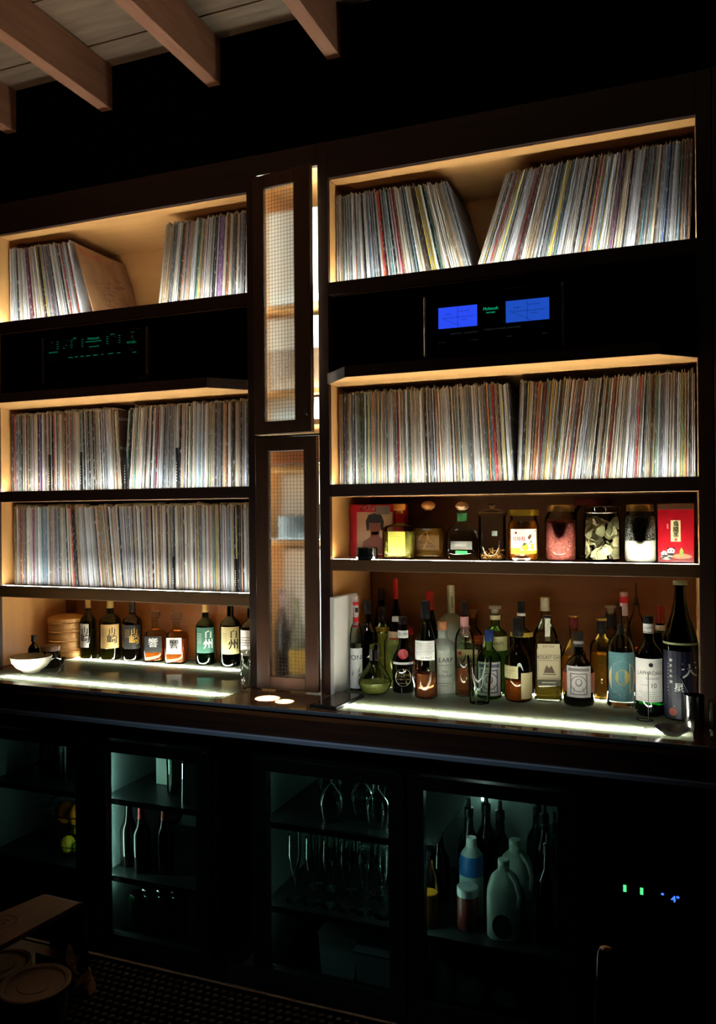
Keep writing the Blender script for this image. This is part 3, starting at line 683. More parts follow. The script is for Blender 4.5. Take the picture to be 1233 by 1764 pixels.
def place(cx, base, z, w=None, y=None):
    if y is None:
        p = atZ(cx, base, z); d = dist(p); r = w/2*d/CF
        h = ray(cx, base); hh = np.array([h[0], h[1], 0]); hh /= np.linalg.norm(hh); c = p+hh*r
    else:
        t = (y-CC[1])/ray(cx, 1100)[1]; c = CC+ray(cx, 1100)*t; r = w/2*dist(c)/CF
    return float(c[0]), float(c[1]), float(r)
QUEUE = []
def bottle(*a, **k): QUEUE.append((a, k))
def flush_bottles():
    order = sorted(range(len(QUEUE)), key=lambda i: (QUEUE[i][1].get('y') is not None, i))
    pos = {}
    for i in order:
        a, k = QUEUE[i]; z = k.get('z', CZ); x, yy, r = place(a[2], a[3], z, a[5], k.get('y'))
        f_ = (1.02 if z == Z6 else 1.2) if k.get('ex', 2.0) != 2 else 1.0
        if not (-.28 < x < -.02):
            x, yy, r = settle(('l' if x < -.3 else 'r')+str(z), a[2], 1100 if z == CZ else 930, yy, rpx=a[5]/2*f_); r /= f_
        pos[i] = (x, yy, r)
    for i, (a, k) in enumerate(QUEUE): make_bottle(*a, pos=pos[i], **k)
    QUEUE.clear()
def make_bottle(name, label, cx, base, top, w, prof='std', glass='clear', cap=None, liquid=None, labels=(), z=CZ, y=None, ex=2.0, asp=1.0, rotd=None, shell=True, cat='bottle', group=None, zoff=0.0006, pos=None):
    """cap: (from fraction, radius factor, colour[, kind]); labels: dicts"""
    x, yy, r = pos
    H = float(atY(cx, top, yy)[2])-z-zoff
    P = PR[prof]
    t = thing(name, label, cat, (x, yy, z+zoff), group)
    phc = math.atan2(CC[0]-x, -(CC[1]-yy)); phi = phc if rotd is None else math.radians(rotd)
    n = 40 if ex != 2.0 else 32
    topf = P[-1][1]
    cf = cap[0] if cap else topf
    body = clip(P, r, H, 0, min(topf, max(cf+.02, .3)))
    mb = MB()
    dark = glass in ('black',)
    if glass in ('clear', 'aqua'):
        mb.lathe([(.0005, 0)]+body, n, ex, asp, rot=phi, close=False)
        mb.lathe([(.0005, .006), (body[1][0]*.9, .0062)], n, ex, asp, rot=phi, close=False)
    elif shell and not dark and glass != 'frost':
        th = min(.0035, r*.12); bt = .006
        inner = [(max(.0006, a-th), max(b, bt)) for a, b in body if b > bt*.5 or a == body[0][0]]
        inner = [(.0005, bt)]+[q for q in inner]
        prof2 = [(.0005, 0)]+body+inner[::-1]
        mb.lathe(prof2, n, ex, asp, rot=phi, close=False)
    else:
        mb.lathe([(.0005, 0)]+body+[(.0005, body[-1][1])], n, ex, asp, rot=phi, close=False)
    obj('glass_body', mb, GL[glass], t, smooth=40)
    if liquid and not dark and glass != 'frost':
        lm, lf = liquid; th = min(.0035, r*.12)+.0006
        q = [(max(.0006, a-th), max(b, .0068)) for a, b in clip(P, r, H, .012, lf)]
        obj('liquid', MB().lathe([(.0005, .0068)]+q+[(.0005, q[-1][1])], n, ex, asp, rot=phi, close=False), liq_mat(lm), t, smooth=40)
    if cap:
        c0, cr, cc = cap[:3]; kind = cap[3] if len(cap) > 3 else 'cap'
        m = mat('cap_'+cc.strip('#'), cc, .35, coat=.2) if cc.startswith('#') else MATS[cc]
        R = r*cr
        if kind == 'stopper': pr = [(R*.6, c0*H), (R*.6, (c0+.06)*H), (R, (c0+.065)*H), (R*1.02, .99*H), (R*.96, H), (.0005, H)]
        elif kind == 'ball': pr = [(R*.55, c0*H-.002)]+[(R*math.sin(q)+.0003, c0*H+(1-c0)*H*(1-math.cos(q))/2) for q in [PI*(.16+.84*j/10) for j in range(11)]]
        elif kind == 'pourer': pr = [(R*.9, c0*H), (R, (c0+.02)*H), (R*.8, (c0+.35*(1-c0))*H), (R*.42, (c0+.4*(1-c0))*H), (R*.34, H), (.0005, H)]
        else:
            pr = [(R, c0*H), (R, (c0+.25*(1-c0))*H), (R*.95, (c0+.27*(1-c0))*H), (R*.97, H-.002), (R*.9, H), (.0005, H)]
        obj('stopper' if kind in ('stopper', 'ball') else ('pourer' if kind == 'pourer' else 'cap'), MB().lathe([(.0005, pr[0][1])]+pr, 24, close=False), m, t, smooth=35)
    for L in labels:
        z0, z1 = L['z'][0]*H, L['z'][1]*H; h = z1-z0; zc = (z0+z1)/2
        rr = r*L.get('r', 1.0); ph = (phc if L.get('phi') is None else math.radians(L['phi']))
        m = L.get('m', M_PAPER); nm = L.get('name', 'label')
        if ex == 2.0 or L.get('cyl'):
            a = L.get('arc', 100); W_ = rr*math.radians(a); mp = cyl_map(rr, ph, zc, .0004); mp2 = cyl_map(rr, ph, zc, .0009); mp3 = cyl_map(rr, ph, zc, .0013)
        else:
            ph = phi; W_ = 2*r*L.get('wf', .8); mp = flat_map(rr*L.get('df', 1.0), ph, zc, .0006); mp2 = flat_map(rr*L.get('df', 1.0), ph, zc, .0011); mp3 = flat_map(rr*L.get('df', 1.0), ph, zc, .0015)
        k = 10; us = [-W_/2+W_*j/k for j in range(k+1)]
        if L.get('disc'):
            R = L['disc']*r; pm = MB().add([mp(R*math.cos(2*PI*j/28), R*math.sin(2*PI*j/28)) for j in range(28)], [tuple(range(28))])
        else:
            pm = MB().add([mp(u, -h/2) for u in us]+[mp(u, h/2) for u in us], [(j, j+1, j+k+2, j+k+1) for j in range(k)])
        lo = obj(nm, pm, m, t)
        for q, (items, im) in enumerate(L.get('t', ())):
            sc = []
            for it in items:
                if it[0] == 'rect': sc.append(('rect', it[1]*W_, it[2]*W_, it[3]*h, it[4]*h))
                elif it[0] == 'poly': sc.append(('poly', [(a*W_, b*h) for a, b in it[1]]))
                elif it[0] == 'disc': sc.append(('disc', it[1]*W_, it[2]*h, it[3]*h, (it[4] if len(it) > 4 else it[3])*h))
                elif it[0] == 'ring': sc.append(('ring', it[1]*W_, it[2]*h, it[3]*h, it[4]*h))
                else: sc.append((it[0], it[1]*h, it[2]*W_, it[3]*h)+tuple(it[4:]))
            lettering(lo, sc, mp3 if q else mp2, im, 'lettering' if q == 0 else 'print')
    return t, x, yy, r, H
PORTRAIT_W = [('ring', 0, -.02, .30, .03), ('disc', 0, .05, .12, .14), ('poly', [(-.16, -.30), (.16, -.30), (.13, -.12), (-.13, -.12)])]
def lines(n, w=.6, top=-.1, step=.07, th=.015): return [('rect', -w/2*(1-.2*(j % 3)), w/2*(1-.15*((j+1) % 3)), top-j*step, top-j*step+th) for j in range(n)]

# ---- whiskies on the narrow side, feet on the rear light
yam = lambda m, ink, phi, arc=92: dict(z=(.20, .60), r=1.0, arc=arc, m=m, phi=phi, t=[([('山', .30, .12, .22), ('崎', .44, .12, -.12)], ink), ([('rect', -.42, -.12, .30-.06*j, .31-.06*j) for j in range(6)], ink)])
M_LGOLD = mat('gold_label', '#c9a566', .55, noise=.1, nscale=30); M_LDARK = mat('dark_label', '#191a1b', .5); M_LGREEN = mat('green_label', '#3a6a58', .5); M_LCREAM = mat('cream_label', '#cfc38a', .6)
bottle('whisky_bottle', 'olive-brown whisky bottle next to the bamboo steamer, cream label turned aside', 152, 1136, 1033, 28, 'stout', 'olive', (.86, .34, '#b59a5a'), ('gold', .5), [yam(M_WHITE, M_INK, 8, 70)])
bottle('whisky_bottle', 'brown whisky bottle with gold label and black calligraphy, small gold cap', 190, 1138, 1033, 37, 'stout', 'olive', (.86, .34, '#b59a5a'), ('gold', .5), [yam(M_LGOLD, M_INK, 35, 105)])
bottle('whisky_bottle', 'dark whisky bottle with black label and gold calligraphy', 228, 1139, 1034, 34, 'stout', 'brown', (.80, .36, '#0c0c0d'), None, [yam(M_LDARK, M_GOLD, 35, 105)])
bottle('whisky_decanter', 'square amber decanter with a black label and clear glass stopper', 267, 1141, 1053, 34, 'cubic', 'clear', (.80, .52, 'clear_glass', 'stopper'), ('orange', .48), [dict(z=(.20, .52), m=M_LDARK, wf=.84, t=[([('響', .62, .0, .06)], M_INKW)])], ex=6.0, rotd=24)
bottle('whisky_decanter', 'square amber decanter with a white label and clear glass stopper', 304, 1143, 1055, 36, 'cubic', 'clear', (.80, .52, 'clear_glass', 'stopper'), ('orange', .48), [dict(z=(.20, .52), m=M_WHITE, wf=.72, t=[([('響', .62, .0, .06), ('rect', -.02, .02, -.42, -.33)], M_INK)])], ex=6.0, rotd=20)
hak = lambda m, ink: dict(z=(.20, .62), r=1.0, arc=112, m=m, phi=28, t=[([('白', .32, .18, .22), ('州', .42, .18, -.16)], ink), ([('rect', -.44, -.16, .26-.06*j, .27-.06*j) for j in range(7)], ink)])
bottle('whisky_bottle', 'green whisky bottle with green label and white calligraphy', 354, 1146, 1040, 34, 'stout', 'green', (.86, .34, '#b59a5a'), None, [hak(M_LGREEN, M_INKW)])
bottle('whisky_bottle', 'dark green whisky bottle with cream label and black calligraphy', 397, 1149, 1036, 36, 'stout', 'dkgreen', (.93, .34, '#1c3a22'), None, [hak(M_LCREAM, M_INK)])
bottle('whisky_bottle', 'green whisky bottle half hidden behind the ribbed glass and cabinet post', 432, 1152, 1040, 36, 'stout', 'dkgreen', (.93, .34, '#1c3a22'), None, [dict(z=(.20, .60), arc=100, m=M_WHITE, phi=5, t=[([('rect', -.4, .2, .2-.1*j, .22-.1*j) for j in range(4)], M_INK)])])

# ribbed highball glass in front of them
x, y, r = place(423, 1189, CZ, 18)
hg = thing('highball_glass', 'tall ribbed glass on the counter edge beside the cabinet post', 'glass', (x, y, CZ+.0006)); H = .134
mb = MB(); n = 48
prof = [(.0005, 0), (r*.80, 0), (r*.86, .004), (r*.92, .05), (r, H), (r*.93, H), (r*.85, .05), (r*.78, .012), (.0005, .010)]
mb.lathe(prof, n, close=False)
mb.v = [(vx*(1+.035*(k % 2)), vy*(1+.035*(k % 2)), vz) for k, (vx, vy, vz) in enumerate(mb.v)]
obj('tumbler', mb, M_GLASS, hg, smooth=20)

# bamboo steamer, bowl, soy jar, small dishes
x, y, r = place(110, 1140, CZ, 82)
st = thing('bamboo_steamer', 'stack of round bamboo steamer baskets in the cabinet corner', 'steamer', (x, y+.02, CZ+.0006))
M_BAM = wood('bamboo', '#b07c3c', '#d8ab68', 0, scale=1.5, rough=.5); M_BAMD = wood('bamboo_band', '#9a6a30', '#c08c48', 0, scale=1.5, rough=.5)
r = .075; 
for k in range(4):
    z0 = k*.0385
    ring = obj('basket', MB().lathe([(r-.005, z0+.002), (r, z0+.002), (r, z0+.036), (r-.005, z0+.036), (r-.005, z0+.002)], 44, close=False), M_BAM, st, smooth=40)
    for zb, hb in ((z0+.002, .008), (z0+.026, .009)): obj('band', MB().lathe([(r, zb), (r+.0025, zb), (r+.0025, zb+hb), (r, zb+hb)], 44, close=False), M_BAMD, ring, smooth=40)
lid = obj('lid', MB().lathe([(r+.001, .155), (r+.003, .156), (r+.003, .170), (r*.8, .178), (r*.4, .183), (.0005, .184)], 44, close=False), M_BAM, st, smooth=60)
p = atZ(36, 1166, CZ)
bw = thing('bowl', 'cream ceramic bowl at the counter end', 'bowl', (float(p[0])-.03, float(p[1])+.085, CZ+.0006))
rb = .078
obj('bowl_body', MB().lathe([(.0005, .004), (.026, .004), (.028, 0), (.032, 0), (.034, .006), (.058, .022), (.073, .042), (rb, .062), (rb-.003, .062), (.068, .040), (.05, .020), (.02, .010), (.0005, .009)], 44, close=False), mat('cream_glaze', '#d8d4bc', .25, coat=.5, noise=.15, nscale=20), bw, smooth=50)
x, y, r = place(80, 1153, CZ, 34)
sj = thing('sauce_jar', 'black glass jar with a pale dusty lid behind the bowl', 'jar', (x+.008, y+.016, CZ+.0006))
obj('jar_body', MB().lathe([(.0005, 0), (r*.94, 0), (r, .004), (r*.98, .045), (r*.9, .062), (r*.86, .068), (.0005, .068)], 32, close=False), mat('dark_soy_glass', '#070605', .05, coat=.5), sj, smooth=40)
obj('lid', MB().lathe([(.0005, .066), (r*.94, .066), (r*.95, .084), (r*.88, .087), (.0005, .087)], 40, close=False), mat('dusty_lid', '#7a6048', .5), sj, smooth=35)
x, y, r = place(104, 1144, CZ, 16)
sd = thing('dipping_dish', 'tiny black dish between the sauce jar and the steamer', 'dish', (x+.004, y-.01, CZ+.0006))
obj('dish_body', MB().lathe([(.0005, .002), (.012, 0), (.016, .004), (.026, .024), (.024, .024), (.012, .006), (.0005, .005)], 28, close=False), mat('black_glaze', '#0b0a09', .15, coat=.5), sd, smooth=50)
bottle('sauce_bottle', 'small black sauce bottle in the corner behind the bowl', 58, 1147, 1094, 19, 'squat', 'black', (.80, .45, '#101010'), None, [dict(z=(.2, .5), arc=80, m=M_LDARK, t=[([('醤', .4, 0, .2), ('油', .4, 0, -.2)], M_INKW)])], y=.05)

# ---------------------------------------------------------------- crowded bottles, wide side
x0 = .004
wb = thing('white_slipcase', 'tall white slipcase leaning on the side panel by the wired-glass column', 'box', (x0, -.018, CZ+.0006), None, math.radians(-3))
obj('case', bevel(MB().box(0, .014, 0, .19, 0, .327), 'case', mat('white_card', '#c9c5b4', .6), .001, 1), None, wb)
obj('open_side', MB().box(.0142, .0148, .004, .186, .004, .323), mat('white_card_side', '#eeeadc', .55, noise=.06, nscale=15), wb)
tb = thing('serving_tablet', 'black-edged tablet lying on the counter by the white slipcase', 'tablet', (.062, -.10, CZ+.0006), None, math.radians(-6))
obj('tablet_case', bevel(MB().box(-.048, .048, -.095, .10, 0, .010), 'tablet_case', mat('black_rubber', '#070707', .55), .002, 2), None, tb)
obj('screen', MB().box(-.042, .042, -.086, .092, .0101, .0108), mat('dim_brown_screen', '#2c1d14', .12), tb)

bottle('syrup_bottle', 'syrup bottle with white leaf-printed label and red striped neck wrap', 613, 1182, 1026, 33, 'std', 'clear', (.90, .44, '#c9b8a8'), ('clear', .5),
       [dict(z=(.03, .45), arc=150, m=M_WHITE, t=[([('MONIN', .17, .06, .27, 1.0)], M_INK), ([('poly', [(.10, -.1), (.24, .06), (.28, .10), (.20, -.06)]), ('poly', [(-.3, -.2), (-.18, -.02), (-.2, -.16)]), ('poly', [(.12, -.18), (.3, -.1), (.22, -.2)])], mat('leaf_green', '#4a6a40', .6))]),
        dict(z=(.66, .96), r=.46, arc=250, m=mat('striped_wrap', '#b8a8a0', .5, noise=.2, nscale=200), name='neck_wrap', t=[([('rect', -.5, .5, .3, .42), ('rect', -.3, .5, -.3, -.12), ('rect', -.5, .2, -.48, -.4)], M_RED), ([('rect', -.05, .2, .05, .22)], M_INK)])], y=.17)
bottle('liqueur_bottle', 'red-brown liqueur bottle with a wide black cap behind the syrup', 634, 1180, 1034, 34, 'std', 'brown', (.84, .42, '#0c0b10'), None, [], y=.26)
bottle('wine_bottle', 'dark green bottle lost in shadow behind the yellow liqueur', 657, 1180, 1015, 33, 'wine', 'dkgreen', (.88, .4, '#0a0a0a'), None, [], y=.33)
bottle('liqueur_bottle', 'yellow liqueur bottle with black cap behind the glass decanter', 659, 1192, 1045, 36, 'stout', 'clear', (.80, .44, '#0b0b0c'), ('yellow', .66), [dict(z=(.68, .74), r=.66, cyl=1, arc=200, m=M_GOLD, name='collar')], y=.145)
bottle('liqueur_bottle', 'pale yellow bottle with tan strap label behind the black round-labelled bottle', 682, 1192, 1062, 42, 'stout', 'clear', (.93, .34, '#c9c4b8'), ('straw', .72), [dict(z=(.62, .80), r=.72, arc=120, m=mat('tan_label', '#b0906a', .6), t=[([('rect', -.4, .4, -.1, .0)], M_RED)])], y=.235)
bottle('wine_bottle', 'tall black wine bottle with a bright red capsule at the back', 682, 1175, 997, 36, 'wine', 'black', (.80, .41, '#b01818'), None, [], y=.30)
bottle('decanter', 'low round glass decanter of pale liquid with metal-ringed stopper', 645, 1201, 1109, 58, 'deca', 'clear', (.66, .30, 'clear_glass', 'stopper'), ('straw', .24), [dict(z=(.68, .90), r=.31, arc=300, m=M_CHROME, name='collar')])
bottle('liqueur_bottle', 'black liqueur bottle with red wax seal and round cream label', 694, 1195, 1062, 38, 'bened', 'black', (.90, .42, '#150d0c'), None,
       [dict(z=(.05, .37), arc=90, disc=.78, m=M_PAPER, t=[([('D.O.M.', .2, 0, .08), ('BÉNÉDICTINE', .09, 0, -.08), ('rect', -.3, .3, -.24, -.22)], mat('faded_ink', '#7a6a4a', .6))]),
        dict(z=(.38, .41), arc=130, m=M_WHITE, name='collar'), dict(z=(.44, .60), r=1.0, arc=60, disc=.46, m=mat('red_wax', '#8c1018', .4, bump=.6, nscale=120), name='seal'),
        dict(z=(.72, .82), r=.46, arc=180, m=M_WHITE, name='neck_label', t=[([('DOM', .5, 0, 0)], M_INK)])])
bottle('wine_bottle', 'clear slender wine bottle of rosy liquid with black capsule and white label', 733, 1205, 1035, 39, 'wine', 'clear', (.82, .44, '#0a0a0b'), ('rose', .25),
       [dict(z=(.40, .60), r=1.0, arc=115, phi=8, m=M_WHITE, t=[([('LE MAT', .16, .1, -.38, 1.1), ('rect', -.4, .4, -.22, -.21)], M_INK), (lines(7, .8, .35, .08, .02), mat('grey_ink', '#8a887c', .6))])])
bottle('wine_bottle', 'bottle with red capsule peering from behind the rosy wine', 741, 1180, 1018, 34, 'wine', 'dkgreen', (.80, .42, '#a01418'), None, [], y=.25)
bottle('spirit_bottle', 'red-capped orange liqueur mostly hidden behind the rosy wine', 708, 1180, 1080, 30, 'std', 'clear', (.86, .4, '#6a1010'), ('orange', .5), [], y=.31)
bottle('gin_bottle', 'frosted white gin bottle with black lettering and a cork stopper', 762, 1199, 1070, 46, 'stout', 'frost', (.88, .40, '#b07850'), None,
       [dict(z=(.05, .62), arc=110, m=mat('frost_print', '#c8ccb8', .5, trans=.4), name='print_panel', t=[([('EARP', .16, .12, .26, 1.0), ('DISTILLING CO', .045, .12, .14, 1.1), ('•', .06, .1, .07), ('THE', .075, .1, -.02), ('COUNT', .10, .1, -.12)], M_INK), ([('rect', -.2, .3, -.30, -.285), ('rect', -.1, .2, -.36, -.348)], mat('grey_ink'))])])
bottle('vodka_bottle', 'tall frosted vodka bottle with long neck and slim neck label', 777, 1180, 1008, 46, 'vodka', 'frost', (.90, .30, '#c9c4a8'), None, [dict(z=(.74, .93), r=.29, arc=90, m=mat('pale_neck_label', '#b8b48c', .6), phi=30, name='neck_label', t=[([('rect', -.1, .1, -.3+.12*j, -.24+.12*j) for j in range(5)], M_INK)])], y=.27)
bottle('gin_bottle', 'squarish clear gin bottle with cream and white label behind the tumbler', 803, 1197, 1078, 44, 'squat', 'clear', (.83, .33, '#b88a80'), ('clear', .5),
       [dict(z=(.42, .66), m=mat('peach_label', '#d8b08c', .6), wf=.86, df=.99, t=[([('八', .62, .02, -.10)], M_INK), ([('disc', -.30, .26, .12), ('rect', -.4, .4, -.49, -.45)], M_RED)]),
        dict(z=(.05, .41), m=M_WHITE, wf=.80, df=.99, name='lower_label', t=[([('TOKYO', .10, .08, .32, 1.3), ('HACHI', .11, .04, .02, 1.4), ('GIN', .10, .2, -.14), ('rect', -.3, .4, -.28, -.265), ('rect', -.2, .4, -.36, -.345)], M_INK)])], ex=5.0, rotd=14)
bottle('spirit_bottle', 'pink-wrapped slim bottle with striped black cap above the tumbler', 800, 1180, 1036, 34, 'std', 'clear', (.86, .34, '#0b0c10'), ('rose', .3), [dict(z=(.66, .84), r=.42, arc=260, m=mat('pink_wrap', '#b88078', .5), name='neck_wrap')], y=.22)
bottle('whisky_bottle', 'bottle with a broad tan cork and orange label at the back', 815, 1170, 1050, 40, 'stout', 'clear', (.88, .44, '#8a5a3c', 'stopper'), ('clear', .3), [dict(z=(.54, .66), arc=140, m=mat('orange_label', '#a8441c', .6), t=[([('rect', -.3, .3, -.1, 0)], M_GOLD)])], y=.28)
x, y, r = settle('r'+str(CZ), 826, 1203, .045, r=.041)
tg = thing('rocks_glass', 'wide clear tumbler in front of the cream-labelled gin', 'glass', (x, y, CZ+.0006)); H = .148
obj('tumbler', MB().lathe([(.0005, 0), (.030, 0), (.032, .004), (.040, H), (.0385, H), (.030, .012), (.0005, .012)], 40, close=False), M_THIN, tg, smooth=40)
por = lambda bg, ink: [([('rect', -.42, .42, .34, .44)]+[('ring', 0, -.06, .26, .03), ('disc', 0, -.02, .11, .13), ('poly', [(-.22, -.40), (.22, -.40), (.17, -.18), (-.17, -.18)]), ('rect', -.34, -.28, -.4, .28), ('rect', .28, .34, -.4, .28), ('rect', -.34, .34, .24, .28), ('rect', -.34, .34, -.42, -.38)], ink)]
bottle('rum_bottle', 'clear white-rum bottle with blue cap and grey portrait label', 842, 1208, 1085, 42, 'squat', 'aqua', (.84, .38, '#1c2e5c'), ('clear', .5), [dict(z=(.06, .55), arc=125, m=mat('grey_label', '#a49c98', .55), t=por(None, mat('navy_ink', '#3a4258', .5))+[([('disc', 0, 0, .07, .09)], mat('grey_label'))])])
bottle('tequila_bottle', 'green-tinted bottle with silver-beige stopper and yellow label reading INTI', 853, 1180, 1043, 44, 'stout', 'aqua', (.90, .48, '#8a8070', 'stopper'), ('greeny', .55), [dict(z=(.50, .66), arc=130, m=mat('yellow_label', '#c4bc88', .6), t=[([('ANTI', .34, .1, .0, 1.0)], M_INK)]), dict(z=(.84, .89), r=.40, arc=250, m=M_PAPER, name='neck_band')], y=.20)
bottle('whisky_bottle', 'clear whisky bottle of orange spirit with black ribbed cap and torn cream label', 892, 1212, 1064, 48, 'round', 'clear', (.78, .40, '#0b0b0b'), ('orange', .25),
       [dict(z=(.05, .36), arc=62, phi=52, m=mat('straw_label', '#b8ae7c', .6)), dict(z=(.29, .44), arc=70, phi=-26, m=mat('straw_label'), t=[([('rect', -.3, .3, .1, .14), ('rect', -.3, .2, -.1, -.07)], mat('faded_ink'))])])
bottle('liqueur_bottle', 'tall black bottle with pale gold shoulder band and dark cap behind', 898, 1185, 1035, 40, 'vodka', 'black', (.84, .36, '#15171a'), None, [dict(z=(.60, .67), r=.96, arc=200, m=mat('gold_shoulder', '#c8b84a', .3), name='shoulder_band'), dict(z=(.84, .87), r=.37, arc=150, m=M_INKW, name='neck_band')], y=.22)
bottle('rum_bottle', 'flat rum bottle of golden spirit with white label and long paper neck seal', 943, 1210, 1060, 46, 'stout', 'clear', (.96, .34, '#151515'), ('gold', .22),
       [dict(z=(.26, .62), m=mat('rum_label', '#b8ac84', .6), wf=.84, df=.8, t=[([('MOUNT GAY', .15, 0, .22, .92), ('rect', -.44, .44, .12, .13), ('rect', -.46, .46, .30, .31), ('rect', -.46, .46, -.46, -.45), ('rect', -.46, -.45, -.46, .31), ('rect', .45, .46, -.46, .31)], M_INK), ([('poly', [(-.22, -.28), (-.1, -.02), (0, -.12), (.12, -.04), (.26, -.28)]), ('rect', -.25, .3, -.34, -.31)], mat('brown_ink', '#5a4a34', .6))]),
        dict(z=(.62, .68), m=mat('rum_label'), wf=.8, df=.8, name='upper_label', t=[([('EXTRA', .6, 0, 0, 1.2)], mat('brown_ink'))]),
        dict(z=(.19, .255), m=mat('olive_band', '#4a4a30', .5), wf=.84, df=.8, name='lower_band', t=[([('rect', -.3, .3, -.05, .1)], M_PAPER)]),
        dict(z=(.70, .97), r=.36, cyl=1, arc=60, m=mat('seal_paper', '#c8c4a8', .6), name='neck_seal', t=[([('rect', -.05, .05, -.4+.1*j, -.35+.1*j) for j in range(7)], mat('grey_ink'))])], ex=4.5, asp=.8, rotd=13)
bottle('spirit_bottle', 'bottle with ribbed cream screw cap behind the flat rum bottle', 939, 1185, 1029, 42, 'std', 'clear', (.86, .40, '#c4bfa0'), ('clear', .3), [], y=.24)
bottle('rum_bottle', 'matt black rum bottle with orange band and white portrait label', 996, 1220, 1088, 52, 'round', 'black', (.80, .36, '#1a1413'), None,
       [dict(z=(.20, .46), r=1.0, arc=175, m=mat('orange_band', '#8c3c1c', .5), name='band'), dict(z=(.14, .56), r=1.012, arc=95, m=mat('grey_white_label', '#a8a49c', .55), t=por(None, mat('warm_grey_ink', '#6a645c', .5))+[([('disc', 0, .0, .07, .09)], mat('grey_white_label'))]),
        dict(z=(.84, .88), r=.375, arc=120, m=mat('silver_paper', '#98948c', .3, metal=.5), name='neck_label')])
bottle('whisky_bottle', 'amber bottle with maroon neck and gold top behind the black rum', 988, 1185, 1059, 46, 'round', 'clear', (.84, .36, '#5a1418'), ('amber', .5), [dict(z=(.975, .995), r=.37, arc=350, m=M_GOLD, name='top_band')], y=.21)
bottle('spirit_bottle', 'amber bottle with dark collar and gold rim left of the teal label', 1036, 1190, 1063, 40, 'stout', 'clear', (.80, .42, '#120f10'), ('amber', .55), [dict(z=(.96, .99), r=.43, arc=350, m=M_GOLD, name='top_band')], y=.24)
bottle('whisky_bottle', 'brown-labelled whisky bottle with cork and black neck overlapped by the teal label', 1052, 1213, 1043, 46, 'stout', 'clear', (.91, .42, '#b5ad98', 'stopper'), ('brown', .5), [dict(z=(.04, .54), arc=150, m=mat('brown_label', '#241a12', .5), t=[([('poly', [(-.30, .1), (-.1, .34), (.1, .2), (-.12, .16)]), ('SINGLE', .12, -.05, -.1), ('MALT', .12, -.05, -.24)], mat('tan_ink', '#b09a70', .5))]), dict(z=(.76, .90), r=.40, arc=300, m=M_LDARK, name='neck_wrap')], y=.20)
bottle('rum_bottle', 'clear bottle with teal and cream oval label and metal pour spout', 1069, 1222, 1045, 48, 'squat', 'clear', (.72, .26, '#0c0c0c', 'pourer'), ('clear', .12),
       [dict(z=(.07, .56), arc=118, phi=6, m=mat('teal_label', '#5a8e92', .55, noise=.25, nscale=90), t=[([('disc', .02, -.02, .30, .34)], M_PAPER), ([('disc', .02, .0, .14, .16)], mat('mustard_ink', '#b09a48', .5)), ])])
bottle('liqueur_bottle', 'tall slim bottle with white and red striped capsule at the back', 1075, 1180, 1020, 28, 'wine', 'clear', (.78, .5, '#b8a09c'), ('rose', .4), [dict(z=(.90, .96), r=.52, arc=160, m=M_RED, name='red_band')], y=.30)
bottle('liqueur_bottle', 'tall square clear bottle with a thin black pourer at the back', 1096, 1185, 1004, 30, 'std', 'clear', (.80, .24, '#080808', 'pourer'), ('orange', .42), [], y=.27)
bottle('whisky_bottle', 'green whisky bottle with a plain white label headed by an emblem', 1117, 1236, 1061, 47, 'std', 'dkgreen', (.93, .37, '#0c0f18'), None,
       [dict(z=(.15, .585), arc=130, m=M_WHITE, t=[([('LAPHROAIG', .125, .04, .17, .88), ('10', .15, .14, -.12, 1.0), ('disc', .06, .36, .05), ('rect', -.1, .35, .055, .062), ('rect', -.1, .3, .03, .036), ('rect', -.25, -.02, -.11, -.105)], M_INK), (lines(5, .7, -.27, .045, .008), mat('grey_ink'))]),
        dict(z=(.83, .925), r=.375, arc=220, m=M_WHITE, name='neck_label', t=[([('ISLAY', .34, 0, .08), ('rect', -.5, .5, -.42, -.36)], M_INK)])])
bottle('wine_bottle', 'dark bottle with dull red cap behind the green whisky', 1137, 1190, 1044, 36, 'wine', 'dkgreen', (.82, .4, '#6a1012'), None, [dict(z=(.72, .80), r=.46, arc=200, m=M_WHITE, name='neck_label')], y=.27)
bottle('sake_bottle', 'tall deep green sake bottle with navy label and white calligraphy', 1172, 1240, 1000, 57, 'sake', 'dkgreen', (.97, .42, '#8a8f70'), None,
       [dict(z=(.015, .50), arc=150, m=mat('navy_label', '#10122a', .45, noise=.3, nscale=40), t=[([('天', .26, .20, .22, 1.0, .1), ('星', .14, -.04, -.04), ('純', .05, -.22, .36), ('米', .05, -.22, .28), ('大', .05, -.22, .20), ('吟', .05, -.22, .12), ('醸', .05, -.22, .04)]+[('・', .06, -.30, .3-.05*j) for j in range(10)], M_INKW), ([('disc', -.18, -.40, .06)], mat('dull_red_ink', '#a04a3c', .5))]),
        dict(z=(.545, .56), r=1.0, arc=160, m=mat('neck_print', '#94a070', .5), name='shoulder_print')])

TAKEN.setdefault('r'+str(CZ), []).append((1.118, -.10, .03))
